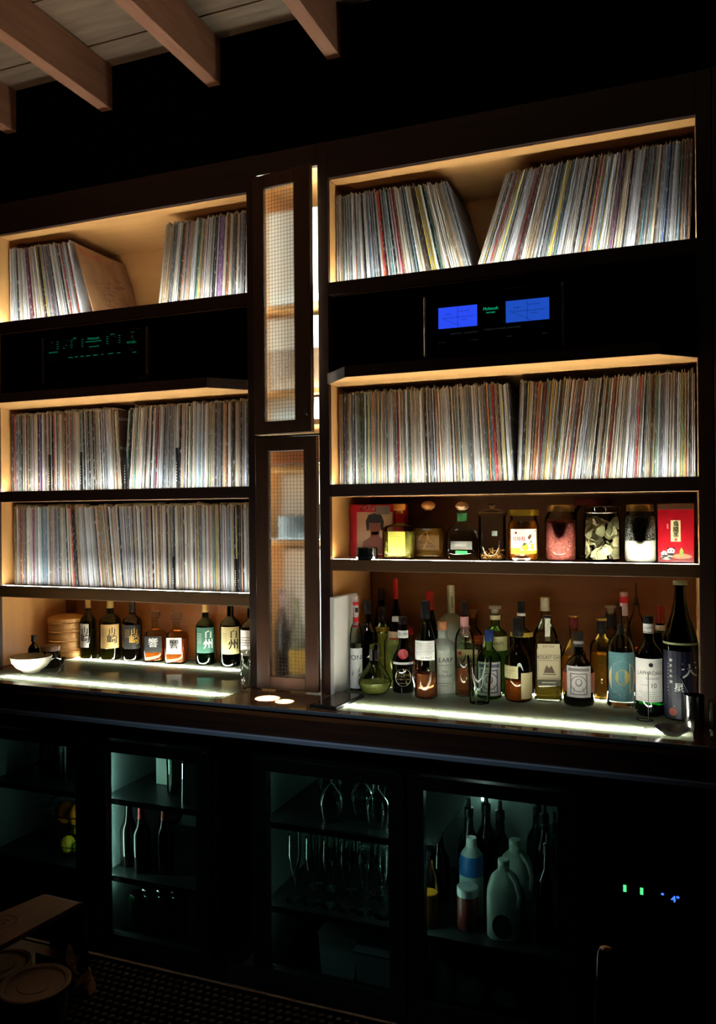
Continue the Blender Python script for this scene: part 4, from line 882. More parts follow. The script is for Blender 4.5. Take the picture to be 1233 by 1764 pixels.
# steel tumbler with tongs, dark dish, thin stand, glass at the edge
x, y, r = place(1196, 1263, CZ, 34)
stb = thing('steel_tumbler', 'straight brushed-steel tumbler holding a bar tool', 'tumbler', (x, y, CZ+.0006)); H = float(atY(1196, 1197, y)[2])-CZ
obj('cup', MB().lathe([(.0005, 0), (r*.90, 0), (r*.92, .003), (r, H), (r*.96, H), (r*.88, .005), (.0005, .005)], 36, close=False), M_STEEL, stb, smooth=40)
tz = thing('bar_tweezers', 'black and steel tweezers leaning out of the steel tumbler', 'tweezers', (x, y, CZ+.008))
for s in (0, 1): obj('arm', MB().tube([(.004+.003*s, .004*s, .001), (-r*.6, .004*s, H*1.02), (-.036+.002*s, .002*s, H*1.42)], [.0016, .002, .0026], 6), (M_BLACK, M_STEEL)[s], tz)
x, y, r = place(1158, 1271, CZ, 60)
dd = thing('dark_dish', 'low dark dish with a pale rim over the bright end of the counter light', 'dish', (x, y-.02, CZ+.0006))
obj('dish_body', MB().lathe([(.0005, .002), (.020, 0), (.024, .003), (.043, .016), (.047, .020), (.044, .020), (.024, .007), (.0005, .006)], 36, close=False), mat('slate_glaze', '#3a3c38', .25, coat=.4), dd, smooth=50)
x, y, r = place(1117, 1243, CZ, 10)
ws = thing('wire_card_stand', 'thin upright black wire stand with a coiled foot before the green whisky', 'stand', (x, y-.012, CZ+.001))
Hs = float(atY(1117, 1158, y)[2])-CZ
obj('rod', MB().tube([(0, 0, .002), (0, 0, Hs)], .0011, 6), M_BLACK, ws)
obj('foot_ring', MB().tube([(.022*math.cos(q)-.01, .022*math.sin(q)*.7+.008, .0022) for q in [2*PI*j/24 for j in range(24)]], .0022, 6, closed=True), M_BLACK, ws)
obj('coil', MB().tube([(-.034+.006*math.cos(q), .004+.004*math.sin(q), .006+.0022*q) for q in [.5*j for j in range(24)]], .0018, 6), M_BLACK, ws)
p = atZ(1236, 1282, CZ)
eg = thing('cut_glass_tumbler', 'cut-glass tumbler at the very end of the counter', 'glass', (float(p[0])+.012, float(p[1])+.03, CZ+.0006))
mb = MB().lathe([(.0005, 0), (.026, 0), (.028, .004), (.030, .03), (.032, .105), (.030, .105), (.027, .012), (.0005, .012)], 24, close=False)
mb.v = [(vx*(1+.06*(k % 2 if .004 < vz < .05 else 0)), vy*(1+.06*(k % 2 if .004 < vz < .05 else 0)), vz) for k, (vx, vy, vz) in enumerate(mb.v)]
obj('tumbler', mb, M_GLASS, eg, smooth=15)

# ---------------------------------------------------------------- jar shelf
JZ = Z6
def jy(cx, base): return None
px0 = atY(597, 965, .17)[0]
pb = thing('picture_box', 'red-framed box with a portrait of a person with black bobbed hair', 'box', (max(float(px0), .004), .170, JZ+.0006))
Wd, Hd = .200, .185
obj('box_body', bevel(MB().box(0, Wd, 0, .05, 0, Hd), 'box_body', M_RED, .0012, 1), None, pb)
bf = lambda o: (lambda u, v: (u, -o, v))
lettering(pb, [('rect', .026, .160, .008, .158)], bf(.0005), mat('portrait_ground', '#c49a78', .5), 'picture')
lettering(pb, [('poly', [(.040, .012), (.150, .012), (.140, .055), (.112, .070), (.108, .088), (.080, .088), (.076, .070), (.050, .055)]), ('disc', .094, .105, .021, .028)], bf(.0009), mat('portrait_skin', '#7c4634', .5), 'figure')
lettering(pb, [('poly', [(.064, .092), (.060, .125), (.070, .148), (.094, .154), (.118, .148), (.128, .125), (.124, .092), (.116, .094), (.114, .120), (.074, .120), (.072, .094)])], bf(.0013), mat('portrait_hair', '#171213', .5), 'hair')
lettering(pb, [('ラヴィン', .024, .078, .171, 1.0)], bf(.0009), M_INKW, bold=.0005)
obj('silver_strip', MB().box(.098, .150, -.0022, -.0006, .150, .180), mat('silver_tape', '#8c847c', .35, metal=.4), pb)
x, y, r = place(632, 965, JZ, 40)
ct = thing('coffee_tin', 'small glossy black tin with silver rim in front of the portrait box', 'tin', (x, y, JZ+.0006))
obj('tin_body', MB().lathe([(.0005, 0), (r*.92, 0), (r*.92, .012), (r, .013), (r, .017), (r*.94, .018), (r*.94, .038), (r*.88, .041), (.0005, .041)], 36, close=False), mat('gloss_black', '#0a0b0c', .12, coat=.6), ct, smooth=35)
obj('silver_rim', MB().lathe([(r*1.0, .003), (r*1.02, .003), (r*1.02, .010), (r*1.0, .010)], 36, close=False), M_STEEL, ct)
bottle('tequila_bottle', 'square tequila bottle of yellow spirit with an amber cork stopper', 688, 965, 868, 54, 'cubic', 'clear', (.82, .40, '#a86a28', 'stopper'), ('yellow', .50), [dict(z=(.06, .50), m=mat('lime_label', '#c0bc50', .5), wf=.55, df=.8, t=[([('rect', -.4, .4, .3-.12*j, .31-.12*j) for j in range(5)], mat('faded_ink'))])], z=JZ, ex=6.0, asp=.8, rotd=5)
bottle('tequila_bottle', 'square amber tequila bottle tied with a pale ribbon, ball stopper', 738, 966, 863, 59, 'patron', 'clear', (.84, .40, '#c88a50', 'ball'), ('amber', .52), [dict(z=(.14, .40), m=mat('amber_print', '#8a5c1c', .4, trans=.5), wf=.7, df=.6, t=[([('PATRÓN', .30, 0, .0, .9), ('rect', -.3, .3, -.28, -.24)], mat('brown_ink'))])], z=JZ, ex=3.6, asp=.6, rotd=8)
flush_bottles()
tt = [o for o in bpy.data.objects if o.name.startswith('tequila_bottle') and 'ribbon' in o.get('label', '')][0]
rr = 22*dist(tt.location)/CF; Ht = .135
obj('ribbon', MB().tube([(-rr*.34, -rr*.32, Ht*.70), (0, -rr*.5, Ht*.67), (rr*.34, -rr*.3, Ht*.70)], .0018, 6).tube([(0, -rr*.5, Ht*.67), (rr*.35, -rr*1.1, Ht*.45), (rr*.9, -rr*1.15, Ht*.34)], .0016, 6).tube([(rr*.1, -rr*.7, Ht*.6), (rr*.2, -rr*1.12, Ht*.40), (-rr*.1, -rr*1.1, Ht*.26)], .0016, 6).tube([(0, -rr*.5, Ht*.67), (-rr*.4, -rr*.95, Ht*.55), (-rr*.45, -rr*1.06, Ht*.46)], .0014, 6), mat('ribbon', '#d8a050', .5), tt, smooth=60)
bottle('tequila_bottle', 'clear squared tequila bottle with round ball stopper and green tab', 796, 967, 864, 55, 'patron', 'clear', (.84, .40, '#9a7a58', 'ball'), ('clear', .5), [dict(z=(.10, .16), m=mat('green_tab', '#2aa84a', .4), wf=.36, df=.6, name='green_tab'), dict(z=(.18, .32), m=mat('clear_print', '#a8b0a8', .3, trans=.8), wf=.66, df=.6, t=[([('PATRÓN', .42, 0, .0, .9)], M_INKW)]), dict(z=(.66, .80), r=.30, cyl=1, arc=180, m=mat('green_wrap', '#2c6a38', .5), name='neck_wrap')], z=JZ, ex=3.6, asp=.6, rotd=8)
JARZ = []
def jar(name, label, cx, base, top, w, lid, body=None, y=None):
    x, yy, r = place(cx, base, JZ, w, y)
    if yy-r < .040: yy = .040+r; x = float(atY(cx, base, yy)[0])
    H = float(atY(cx, top, yy)[2])-JZ-.0006
    t = thing(name, label, 'jar', (x, yy, JZ+.0006))
    P = body or [(.90, 0), (1, .05), (1, .74), (.93, .82), (.80, .86), (.80, .93)]
    pr = [(a*r, f*H) for a, f in P]
    obj('glass_body', MB().lathe([(.0005, 0)]+pr, 36, close=False), M_THIN, t, smooth=45)
    k, c = lid
    if k == 'screw':
        obj('lid', MB().lathe([(.82*r, .88*H), (.84*r, .88*H), (.84*r, .98*H), (.80*r, H), (.0005, H)], 36, close=False), c, t, smooth=35)
    elif k == 'wide':
        obj('lid', MB().lathe([(.98*r, .88*H), (1.0*r, .88*H), (1.0*r, .98*H), (.96*r, H), (.0005, H)], 36, close=False), c, t, smooth=35)
    return t, x, yy, r, H
def chunks(parent, name, n, r, z0, z1, size, m, flat=.35, seed=1, twist=True):
    rnd = random.Random(seed); mb = MB()
    for i in range(n):
        rad = r*math.sqrt(rnd.random()) if i % 3 else r*rnd.uniform(.85, 1); a = rnd.uniform(0, 2*PI)
        c = Vector((rad*math.cos(a), rad*math.sin(a), z0+(z1-z0)*((i+.5)/n))); s = size*rnd.uniform(.6, 1.2)
        R = Matrix.Rotation(rnd.uniform(0, PI), 3, 'X') @ Matrix.Rotation(rnd.uniform(0, PI), 3, 'Z') @ Matrix.Rotation(rnd.uniform(0, PI), 3, 'Y')
        k = 7; vs = []
        for lay in (-1, 1):
            for j in range(k):
                q = 2*PI*j/k; rr_ = s*rnd.uniform(.7, 1.1)
                v = R @ Vector((rr_*math.cos(q), rr_*math.sin(q), lay*s*flat*.5+s*flat*math.sin(2*q))); p = c+v
                pl = math.hypot(p.x, p.y); 
                if pl > r: p.x *= r/pl; p.y *= r/pl
                p.z = min(max(p.z, z0), z1+size*.4); vs.append(tuple(p))
        mb.add(vs, [tuple(range(k-1, -1, -1)), tuple(range(k, 2*k))]+[(j, (j+1) % k, (j+1) % k+k, j+k) for j in range(k)])
    return obj(name, mb, m, parent, smooth=60, kind='stuff')
# lidded storage jar with a knob
t, x, yy, r, H = jar('storage_jar', 'lidded glass jar with a glass knob and orange shreds at the bottom', 848, 971, 889, 51, ('none', None), [(.92, 0), (.98, .04), (.98, .97), (1, 1.0), (.95, 1.0)])
obj('glass_lid', MB().lathe([(.0005, H*1.0), (1.02*r, H*1.0), (1.06*r, H*1.05), (.98*r, H*1.10), (.5*r, H*1.15), (.18*r, H*1.17), (.20*r, H*1.2), (.26*r, H*1.24), (.24*r, H*1.30), (.12*r, H*1.33), (.0005, H*1.335)], 36, close=False), M_GLASS, t, smooth=50)
mb = MB(); rnd = random.Random(5)
for i in range(90):
    a, q = rnd.uniform(0, 2*PI), rnd.uniform(0, 2*PI); rad = r*.85*math.sqrt(rnd.random()); z0 = .006+rnd.random()**1.6*.030
    p = (rad*math.cos(a), rad*math.sin(a), z0); L = .010
    mb.tube([(p[0]-L*math.cos(q)*.5, p[1]-L*math.sin(q)*.5, z0), (p[0], p[1], z0+.003), (p[0]+L*math.cos(q)*.5, p[1]+L*math.sin(q)*.5, z0+rnd.uniform(-.002, .006))], .0010, 4)
obj('orange_shreds', mb, mat('dried_peel', '#f0a458', .6), t, kind='stuff')
lettering(t, [('rect', -.001, .016, -.006, .010)], cyl_map(r, math.atan2(CC[0]-x, -(CC[1]-yy)), H*.6, .0006), mat('pale_sticker', '#7c8478', .5), 'sticker')
# yuja tea jar
t, x, yy, r, H = jar('tea_jar', 'gold-lidded honey citron tea jar with a fruit label', 902, 968, 878, 53, ('wide', mat('gold_lid', '#b09028', .3, metal=.7)), [(.93, 0), (1, .04), (1, .66), (.94, .74), (.86, .80), (.86, .90)])
obj('marmalade', MB().lathe([(.0005, .004), (r*.9, .004), (r*.96, .008), (r*.96, H*.66), (r*.82, H*.78), (.0005, H*.78)], 32, close=False), mat('citron_jam', '#b86414', .25, noise=.4, nscale=90, coat=.4), t, smooth=40)
ph = math.atan2(CC[0]-x, -(CC[1]-yy)); cm = lambda o: cyl_map(r, ph, H*.38, o)
lb = lettering(t, [('rect', -r*.95, r*.95, -H*.235, H*.245)], cm(.0006), M_WHITE, 'label')
lettering(lb, [('rect', -r*.95, -r*.2, -H*.235, -H*.12), ('rect', -r*.95, r*.95, -H*.235, -H*.17)], cm(.0009), mat('yellow_print', '#d8a828', .5), 'print')
lettering(lb, [('disc', r*.40, -H*.10, .0145, .0105), ('disc', r*.1, -H*.12, .010, .008)], cm(.0012), mat('citron_print', '#d89818', .5), 'fruit')
lettering(lb, [('poly', [(-r*.2, -H*.14), (0, -H*.02), (r*.2, -H*.03), (r*.05, -H*.10)]), ('poly', [(r*.3, -H*.02), (r*.5, H*.02), (r*.6, -H*.01)])], cm(.0015), mat('leaf_print', '#4a6a28', .5), 'leaf')
lettering(lb, [('유자차', .0165, -r*.32, H*.045, .9), ('disc', -r*.5, H*.17, .004)], cm(.0012), mat('crimson_ink', '#b01c2c', .5), bold=.0004)
lettering(lb, [('poly', [(r*.25, H*.08), (r*.42, H*.15), (r*.52, H*.10), (r*.36, H*.03)]), ('poly', [(r*.45, H*.13), (r*.86, H*.22), (r*.86, H*.205), (r*.47, H*.115)])], cm(.0012), mat('dipper_brown', '#6a3c1c', .5), 'dipper')
sp = thing('measuring_spoon', 'small white double measuring spoon lying before the citron tea jar', 'spoon', (x+.002, yy-r-.010, JZ+.004))
for s in (-1, 1): obj('scoop', MB().lathe([(.0005, 0), (.006, .0012), (.0095, .006), (.0098, .0075), (.0088, .0075), (.005, .003), (.0005, .002)], 20, close=False, cx=s*.019), mat('white_plastic', '#d8d8d4', .3), sp, smooth=50)
obj('handle', MB().box(-.012, .012, -.003, .003, .0045, .0062), mat('white_plastic'), sp)
# pink jar
t, x, yy, r, H = jar('preserve_jar', 'screw-top jar filled with pink dried petals', 966, 968, 870, 54, ('screw', mat('brass_lid', '#8a6c3c', .3, metal=.8)))
obj('pink_fill', MB().lathe([(.0005, .004), (r*.86, .004), (r*.94, .010), (r*.94, H*.68), (r*.7, H*.74), (.0005, H*.74)], 28, close=False), mat('pink_core', '#c86058', .6, noise=.7, nscale=120), t, smooth=40, kind='stuff')
chunks(t, 'pink_petals', 170, r*.955, .006, H*.74, .006, mat('petal_pink', '#f2948a', .55, noise=.25, nscale=60), .3, 2)
# red lid behind, then the clip jar
jar_r = jar('large_jar', 'big dim jar with a dull red lid behind the mushroom jar', 1022, 965, 858, 64, ('wide', mat('dull_red_lid', '#5e1414', .5)), None, y=.27)
t, x, yy, r, H = jar('clip_jar', 'wide clip-top jar of dried yellow slices', 1037, 972, 872, 64, ('none', None), [(.88, 0), (.98, .03), (1, .08), (1, .74), (.92, .84), (.90, .90)])
obj('glass_lid', MB().lathe([(.90*r, H*.90), (1.04*r, H*.90), (1.06*r, H*.95), (1.0*r, H*.99), (.7*r, H*1.0), (.0005, H*1.0)], 36, close=False), M_GLASS, t, smooth=45)
obj('wire_clip', MB().tube([(1.05*r*math.cos(q), 1.05*r*math.sin(q), H*.88) for q in [2*PI*j/32 for j in range(32)]], .0014, 6, closed=True).tube([(-.3*r, -1.06*r, H*.88), (-.3*r, -1.12*r, H*.97), (0, -1.1*r, H*1.0), (.3*r, -1.12*r, H*.97), (.3*r, -1.06*r, H*.88)], .0012, 6), M_STEEL, t, smooth=60)
chunks(t, 'dried_slices', 52, r*.93, .008, H*.78, .020, mat('mushroom_cream', '#eee4b4', .6, noise=.15, nscale=50), .16, 8)
# seed jar
t, x, yy, r, H = jar('seed_jar', 'screw-top jar with black seeds over white grains', 1103, 972, 869, 55, ('screw', mat('brass_lid')))
obj('white_grains', MB().lathe([(.0005, .003), (r*.86, .003), (r*.955, .009), (r*.955, H*.38), (.0005, H*.34)], 30, close=False), mat('white_grain', '#f2efe6', .7, noise=.2, nscale=300), t, smooth=40, kind='stuff')
M_SEED = bpy.data.materials.new('seed_mix'); M_SEED.use_nodes = True; nt = M_SEED.node_tree
v = nt.nodes.new('ShaderNodeTexVoronoi'); v.inputs['Scale'].default_value = 420; cr = nt.nodes.new('ShaderNodeValToRGB'); tc = nt.nodes.new('ShaderNodeTexCoord')
cr.color_ramp.elements[0].position = .62; cr.color_ramp.elements[0].color = (.012, .011, .012, 1); cr.color_ramp.elements[1].position = .7; cr.color_ramp.elements[1].color = (.55, .53, .5, 1)
sep = nt.nodes.new('ShaderNodeSeparateColor'); nt.links.new(tc.outputs['Object'], v.inputs['Vector']); nt.links.new(v.outputs['Color'], sep.inputs[0]); nt.links.new(sep.outputs[0], cr.inputs[0]); nt.links.new(cr.outputs[0], nt.nodes['Principled BSDF'].inputs['Base Color'])
obj('black_seeds', MB().lathe([(.0005, H*.345), (r*.955, H*.385), (r*.955, H*.74), (r*.85, H*.80), (.0005, H*.82)], 30, close=False), M_SEED, t, smooth=40, kind='stuff')
# red tea box with two pandas
A = atY(1133, 971, .072)[0]; B = atY(1196, 971, .072)[0]; Ht = float(atY(1165, 868, .072)[2])-JZ
tbx = thing('tea_box', 'tall red tea carton printed with two pandas and a cream panel', 'box', (float(A), .072, JZ+.0006)); Wb = float(B-A)
obj('carton', bevel(MB().box(0, Wb, 0, .065, 0, Ht*.955), 'carton', mat('tea_red', '#a80c1e', .35, coat=.3), .001, 1), None, tbx)
obj('carton_lid', bevel(MB().box(-.0006, Wb+.0006, -.0006, .0656, Ht*.90, Ht), 'carton_lid', mat('tea_lid', '#4a3020', .4), .001, 1), None, tbx)
g = lambda o: (lambda u, v: (u*Wb, -o, v*Ht))
lb = lettering(tbx, [('rect', .36, .63, .36, .72)], g(.0005), M_PAPER, 'label')
q = lambda s, sz, u, v: [(s, sz, u*Wb, v*Ht)]
gm = lambda o: (lambda u, v: (u, -o, v))
lettering(lb, q('烏', .017, .5, .655)+q('龍', .017, .5, .56)+q('茶', .017, .5, .465), gm(.0009), M_INK, bold=.0003)
lettering(lb, q('■', .010, .5, .39), gm(.0009), mat('seal_red', '#b0402c', .5), 'seal')
lettering(tbx, [('rect', .25, .30, .58, .66)], g(.0006), mat('small_print', '#c88a80', .5), 'small_print')
lettering(tbx, [('disc', .66, .11, .27, .045)], g(.0006), mat('peach_print', '#d8906a', .5), 'ground_print')
lettering(tbx, [('disc', .36, .20, .105, .05), ('disc', .17, .16, .085, .042), ('disc', .24, .10, .16, .05)], g(.0009), M_INKW, 'panda_bodies')
lettering(tbx, [('disc', .28, .245, .03, .016), ('disc', .44, .25, .03, .016), ('disc', .10, .19, .025, .013), ('disc', .41, .205, .022, .014), ('disc', .32, .205, .018, .012), ('disc', .19, .16, .016, .01), ('disc', .36, .145, .10, .022), ('disc', .20, .118, .09, .018), ('disc', .34, .085, .06, .016), ('disc', .14, .085, .05, .014)], g(.0013), M_INK, 'panda_marks')
lettering(tbx, [('poly', [(.60, .12), (.60, .20), (.65, .26), (.70, .20), (.70, .12)])], g(.0009), mat('shoot_green', '#88a848', .5), 'bamboo_print')

# ---------------------------------------------------------------- contents behind the glazed doors
def boxthing(name, label, cat, x0, x1, y0, y1, z0, z1, m, part=None):
    t = thing(name, label, cat, ((x0+x1)/2, y0, z0)); w = (x1-x0)/2
    obj(part or 'body', bevel(MB().box(-w, w, 0, y1-y0, 0, z1-z0), name, m, .002, 1), None, t); return t
M_WCARD = mat('white_box_card', '#e8ecea', .6)
boxthing('paper_box', 'pale cream box seen blurred high behind the ajar glazed door', 'box', CXA+.014, CXB-.014, .095, .36, .6435, .985, M_WCARD)
boxthing('paper_box', 'brown carton blurred behind the lower half of the ajar door', 'box', CXA+.014, CXB-.014, .095, .25, .3435, .490, mat('kraft', '#4a3420', .6))
boxthing('paper_box', 'white box on the brown carton behind the ajar glazed door', 'box', CXA+.014, CXB-.014, .095, .25, .4915, .605, M_WCARD)
boxthing('paper_box', 'pale box blurred at the foot of the ajar glazed door', 'box', CXA+.014, CXB-.014, .095, .36, .2335, .318, M_WCARD)
boxthing('speaker_box', 'black ribbed box blurred behind the closed glazed door', 'box', -.245, -.14, .10, .18, -.1865, -.100, M_BLACK)
boxthing('speaker_box', 'second black box beside the ribbed one behind the closed glazed door', 'box', -.125, -.04, .09, .18, -.1865, -.060, M_BLACK)
boxthing('paper_box', 'white box seen blurred above the black boxes behind the closed glazed door', 'box', CXA+.014, CXB-.014, .19, .36, -.1865, .050, M_WCARD)
boxthing('paper_box', 'tall white box behind the blurred bottles of the closed glazed door', 'box', CXA+.014, CXB-.014, .20, .36, CZ+.001, -.225, M_WCARD)
bottle('wine_bottle', 'reddish-brown bottle blurred low behind the closed glazed door', 487, 1168, 1015, 26, 'wine', 'brown', (.8, .4, '#4a2a24'), None, [], y=.14)
bottle('liqueur_bottle', 'clear bottle with a yellow label blurred behind the closed glazed door', 512, 1168, 1030, 30, 'wine', 'clear', (.78, .36, '#5a5638'), ('clear', .5), [dict(z=(.12, .40), arc=140, m=mat('yellow_label2', '#c09a40', .5))], y=.13)

flush_bottles()
# ---------------------------------------------------------------- undercounter fridges
YF = -.20
M_FR = mat('fridge_body', '#060708', .35)
M_IN = mat('fridge_liner', '#6d7a78', .5)
WIN = [(-1.27, -.892), (-.762, -.398), (-.138, .272), (.381, .768)]
WZ0, WZ1 = -1.535, -.910
M_TEAL = mat('fridge_lamp_hi', '#ffffff', .5, emit=(.70, 1.0, .90), estr=70.0)
M_TEALL = mat('fridge_lamp_lo', '#ffffff', .5, emit=(.68, 1.0, .88), estr=10.0)
def fridge(label, x0, x1, wins):
    f = thing('bottle_fridge', label, 'fridge', ((x0+x1)/2, YF, -1.655)); cx = (x0+x1)/2; zb = -1.655
    top = CZ-.1065
    def b(n, a, c, y0, y1, z0, z1, m): return obj(n, MB().box(a-cx, c-cx, y0-YF, y1-YF, z0-zb, z1-zb), m, f)
    b('top_panel', x0, x1, YF+.03, .34, top-.05, top, M_FR); b('base', x0, x1, YF+.03, .34, -1.655, -1.60, M_FR)
    b('side_panel', x0, x0+.02, YF+.03, .34, -1.60, top-.05, M_FR); b('side_panel', x1-.02, x1, YF+.03, .34, -1.60, top-.05, M_FR); b('back_panel', x0, x1, .32, .34, -1.60, top-.05, M_IN)
    b('header', x0, x1, YF, YF+.03, WZ1+.045, top, M_FR)
    b('liner', x0+.02, x0+.022, YF+.03, .32, -1.60, top-.05, M_IN); b('liner', x1-.022, x1-.02, YF+.03, .32, -1.60, top-.05, M_IN)
    b('lower_edge', x0, x1, YF-.004, YF, -1.602, -1.592, M_ALU)
    dv = (wins[0][1]+wins[1][0])/2
    if x0 < -1: b('divider', dv+.006, dv+.012, YF+.045, .32, -1.60, top-.05, M_IN)  # added partition, keeps the neighbouring lamp off the fruit side
    for z in (-1.091, -1.362):
        xe = x1-.024 if (z < -1.2 or x0 < -1) else .398
        sh = b('wire_shelf', x0+.024, xe, YF+.045, .315, z-.008, z, mat('shelf_dark', '#252c2c', .35, metal=.5))
        b('shelf_trim', x0+.024, xe, YF+.036, YF+.045, z-.018, z+.002, M_BLACK)
    for a, c in ((x0, wins[0][0]-.02), (wins[0][1]+.02, wins[1][0]-.02), (wins[1][1]+.02, x1)): b('mullion', a, c, YF+.0205, YF+.0295, -1.60, WZ1+.045, M_FR)
    for i, (a, c) in enumerate(wins):
        d = obj('door', MB().box(a-.05-cx, a-cx, 0-.012, .02, -1.59-zb, WZ1+.040-zb).box(c-cx, c+.05-cx, -.012, .02, -1.59-zb, WZ1+.040-zb).box(a-cx, c-cx, -.012, .02, WZ1-zb, WZ1+.040-zb).box(a-cx, c-cx, -.012, .02, -1.59-zb, WZ0-zb), M_FR, f)
        obj('glass_pane', MB().box(a-cx, c-cx, .004, .006, WZ0-zb, WZ1-zb), thin_glass('fridge_glass', '#c4d0cc', .30), d)
        obj('lock', MB().lathe([(.006, 0), (.006, .004), (.0005, .004)], 14), M_STEEL, d, loc=(c+.03-cx, -.013, WZ1+.03-zb), rot=(PI/2, 0, 0))
    return f
fridge('black two-door glass fridge under the whisky side of the counter', -1.36, -.335, WIN[:2])
fridge('black two-door glass fridge under the crowded-bottle side of the counter', -.205, .835, WIN[2:])
# interior lamps
def tube_lamp(label, x, y, z0, z1, m, w=.012):
    t = thing('fridge_lamp', label, 'lamp', (x, y, z0)); obj('tube', MB().lathe([(w/2, 0), (w/2, z1-z0)], 12), m, t); return t
tube_lamp('upright lamp tube inside the fridge by the dark beer bottles', -.738-.062, -.145, -1.42, -.93, M_TEAL)
tube_lamp('faint lamp tube at the top of the fruit fridge', -.862, -.14, -1.34, -.93, mat('fruit_fill', '#ffffff', .5, emit=(.68, 1.0, .88), estr=32))  # added tube, tucked behind the mullion to brighten the fruit
tube_lamp('lamp tube at the back of the milk fridge', .45, .29, -1.10, -.90, mat('fridge_lamp_back', '#ffffff', .5, emit=(.70, 1.0, .90), estr=34), .016)
tube_lamp('upright lamp tube inside the milk fridge behind the door frame', .345, -.14, -1.34, -.93, mat('fridge_lamp_mid', '#ffffff', .5, emit=(.68, 1.0, .90), estr=45))
tube_lamp('faint lamp tube inside the wine-glass fridge', -.178, -.14, -1.5, -.93, M_TEALL)
# third unit with the lit controller
u = thing('ice_machine', 'black undercounter unit with a small lit digital controller', 'appliance', (1.09, YF, -1.655))
obj('cabinet', MB().box(-.245, .245, .004, .52, .03, .835), M_FR, u)
obj('front_panel', bevel(MB().box(-.24, .24, -.012, .004, .05, .83), 'front_panel', mat('black_front', '#030304', .3), .003, 2), None, u)
for s in (-1, 1): obj('foot', MB().lathe([(.02, 0), (.02, .03)], 14, cx=s*.2, cy=.06), M_BLACK, u)
zc = -1.111+1.655
for px, py in ((1076, 1530), (1105, 1535)):
    p = atY(px, py, YF-.012); obj('indicator_lamp', MB().box(p[0]-1.09-.004, p[0]-1.09+.004, -.014, -.0125, p[2]+1.655-.009, p[2]+1.655+.009), mat('green_lamp', '#001000', .5, emit=(.10, 1.0, .30), estr=1.1), u)
m = mat('blue_digit', '#000010', .5, emit=(.03, .12, 1.0), estr=2.6)
lettering(u, [('•', .024, float(atY(1141, 1537, YF)[0])-1.09, float(atY(1141, 1537, YF)[2])+1.655), ('4°', .024, float(atY(1163, 1546, YF)[0])-1.09, float(atY(1163, 1546, YF)[2])+1.655)], lambda a, b: (a, -.0135, b), m, 'digits', bold=.0008)
struct('trim_kick', MB().box(-1.6, 1.4, YF+.06, YF+.08, -1.66, -1.60), M_BLACK)

# contents: door 1
SH1, SH2 = -1.091+.0006, -1.362+.0006
def glassware(kind, label, x, y, z, flip=False, group=None, cat='glass'):
    P = {'wine': ([(.0005, 0), (.034, 0), (.034, .002), (.010, .006), (.0035, .014), (.0035, .085), (.012, .095), (.034, .12), (.040, .145), (.036, .185), (.031, .205), (.0300, .205), (.039, .145), (.033, .121), (.010, .097), (.0005, .095)], .205),
         'flute': ([(.0005, 0), (.030, 0), (.030, .002), (.006, .007), (.0032, .02), (.0032, .07), (.014, .10), (.023, .15), (.021, .215), (.0200, .215), (.022, .15), (.013, .102), (.0005, .09)], .215),
         'highball': ([(.0005, 0), (.026, 0), (.030, .003), (.033, .14), (.0315, .14), (.028, .010), (.0005, .010)], .14)}
    pr, H = P[kind]; nm = {'wine': 'wine_glass', 'flute': 'champagne_flute', 'highball': 'highball_glass'}[kind]
    if flip: pr = [(a, H-b) for a, b in pr]
    t = obj(nm, MB().lathe(pr, 24, close=False), M_THINF, None, smooth=50, loc=(x, y, z)); return tag(t, label, cat, group)
def glass_xy(px, py, z, y=None):
    p = atZ(px, py, z) if y is None else atY(px, py, y); return float(p[0]), float(p[1])
for i, (xx, w) in enumerate(((-1.22, 'nearest the corner'), (-1.15, 'second from the corner'), (-1.08, 'third from the corner'), (-1.01, 'fourth from the corner'), (-.94, 'nearest the door frame'))):
    glassware('highball', 'tall glass on the top shelf over the fruit basket, '+w, xx, -.06+.05*(i % 2), SH1, group='tall glasses over the fruit')
M_LEM = mat('lemon_skin', '#d8b828', .45, bump=.4, nscale=300); M_ORA = mat('orange_skin', '#d07818', .45, bump=.4, nscale=300); M_LIME = mat('lime_skin', '#7a9a30', .45, bump=.4, nscale=300)
bx, by = -1.02, -.06
bk = thing('fruit_basket', 'black wire basket hanging full of citrus behind the first fridge door', 'basket', (bx, by, SH2))
mb = MB()
for rr_, z in ((.12, .165), (.115, .14), (.10, .05), (.075, .008)): mb.tube([(rr_*math.cos(q)*1.05, rr_*math.sin(q)*.7, z) for q in [2*PI*j/32 for j in range(32)]], .003 if z > .16 else .0016, 6, closed=True)
obj('rims', mb, M_BLACK, bk, smooth=60)
mb = MB()
for j in range(26):
    q = 2*PI*j/26; mb.tube([(rr_*math.cos(q)*1.05, rr_*math.sin(q)*.7, z) for rr_, z in ((.075, .008), (.10, .05), (.115, .14), (.12, .165))], .0012, 4)
obj('wires', mb, M_BLACK, bk, kind='stuff')
obj('handle', MB().tube([(.125*math.cos(q), 0, .165+.055*math.sin(q)) for q in [PI*j/14 for j in range(15)]], .0035, 6), M_BLACK, bk, smooth=60)
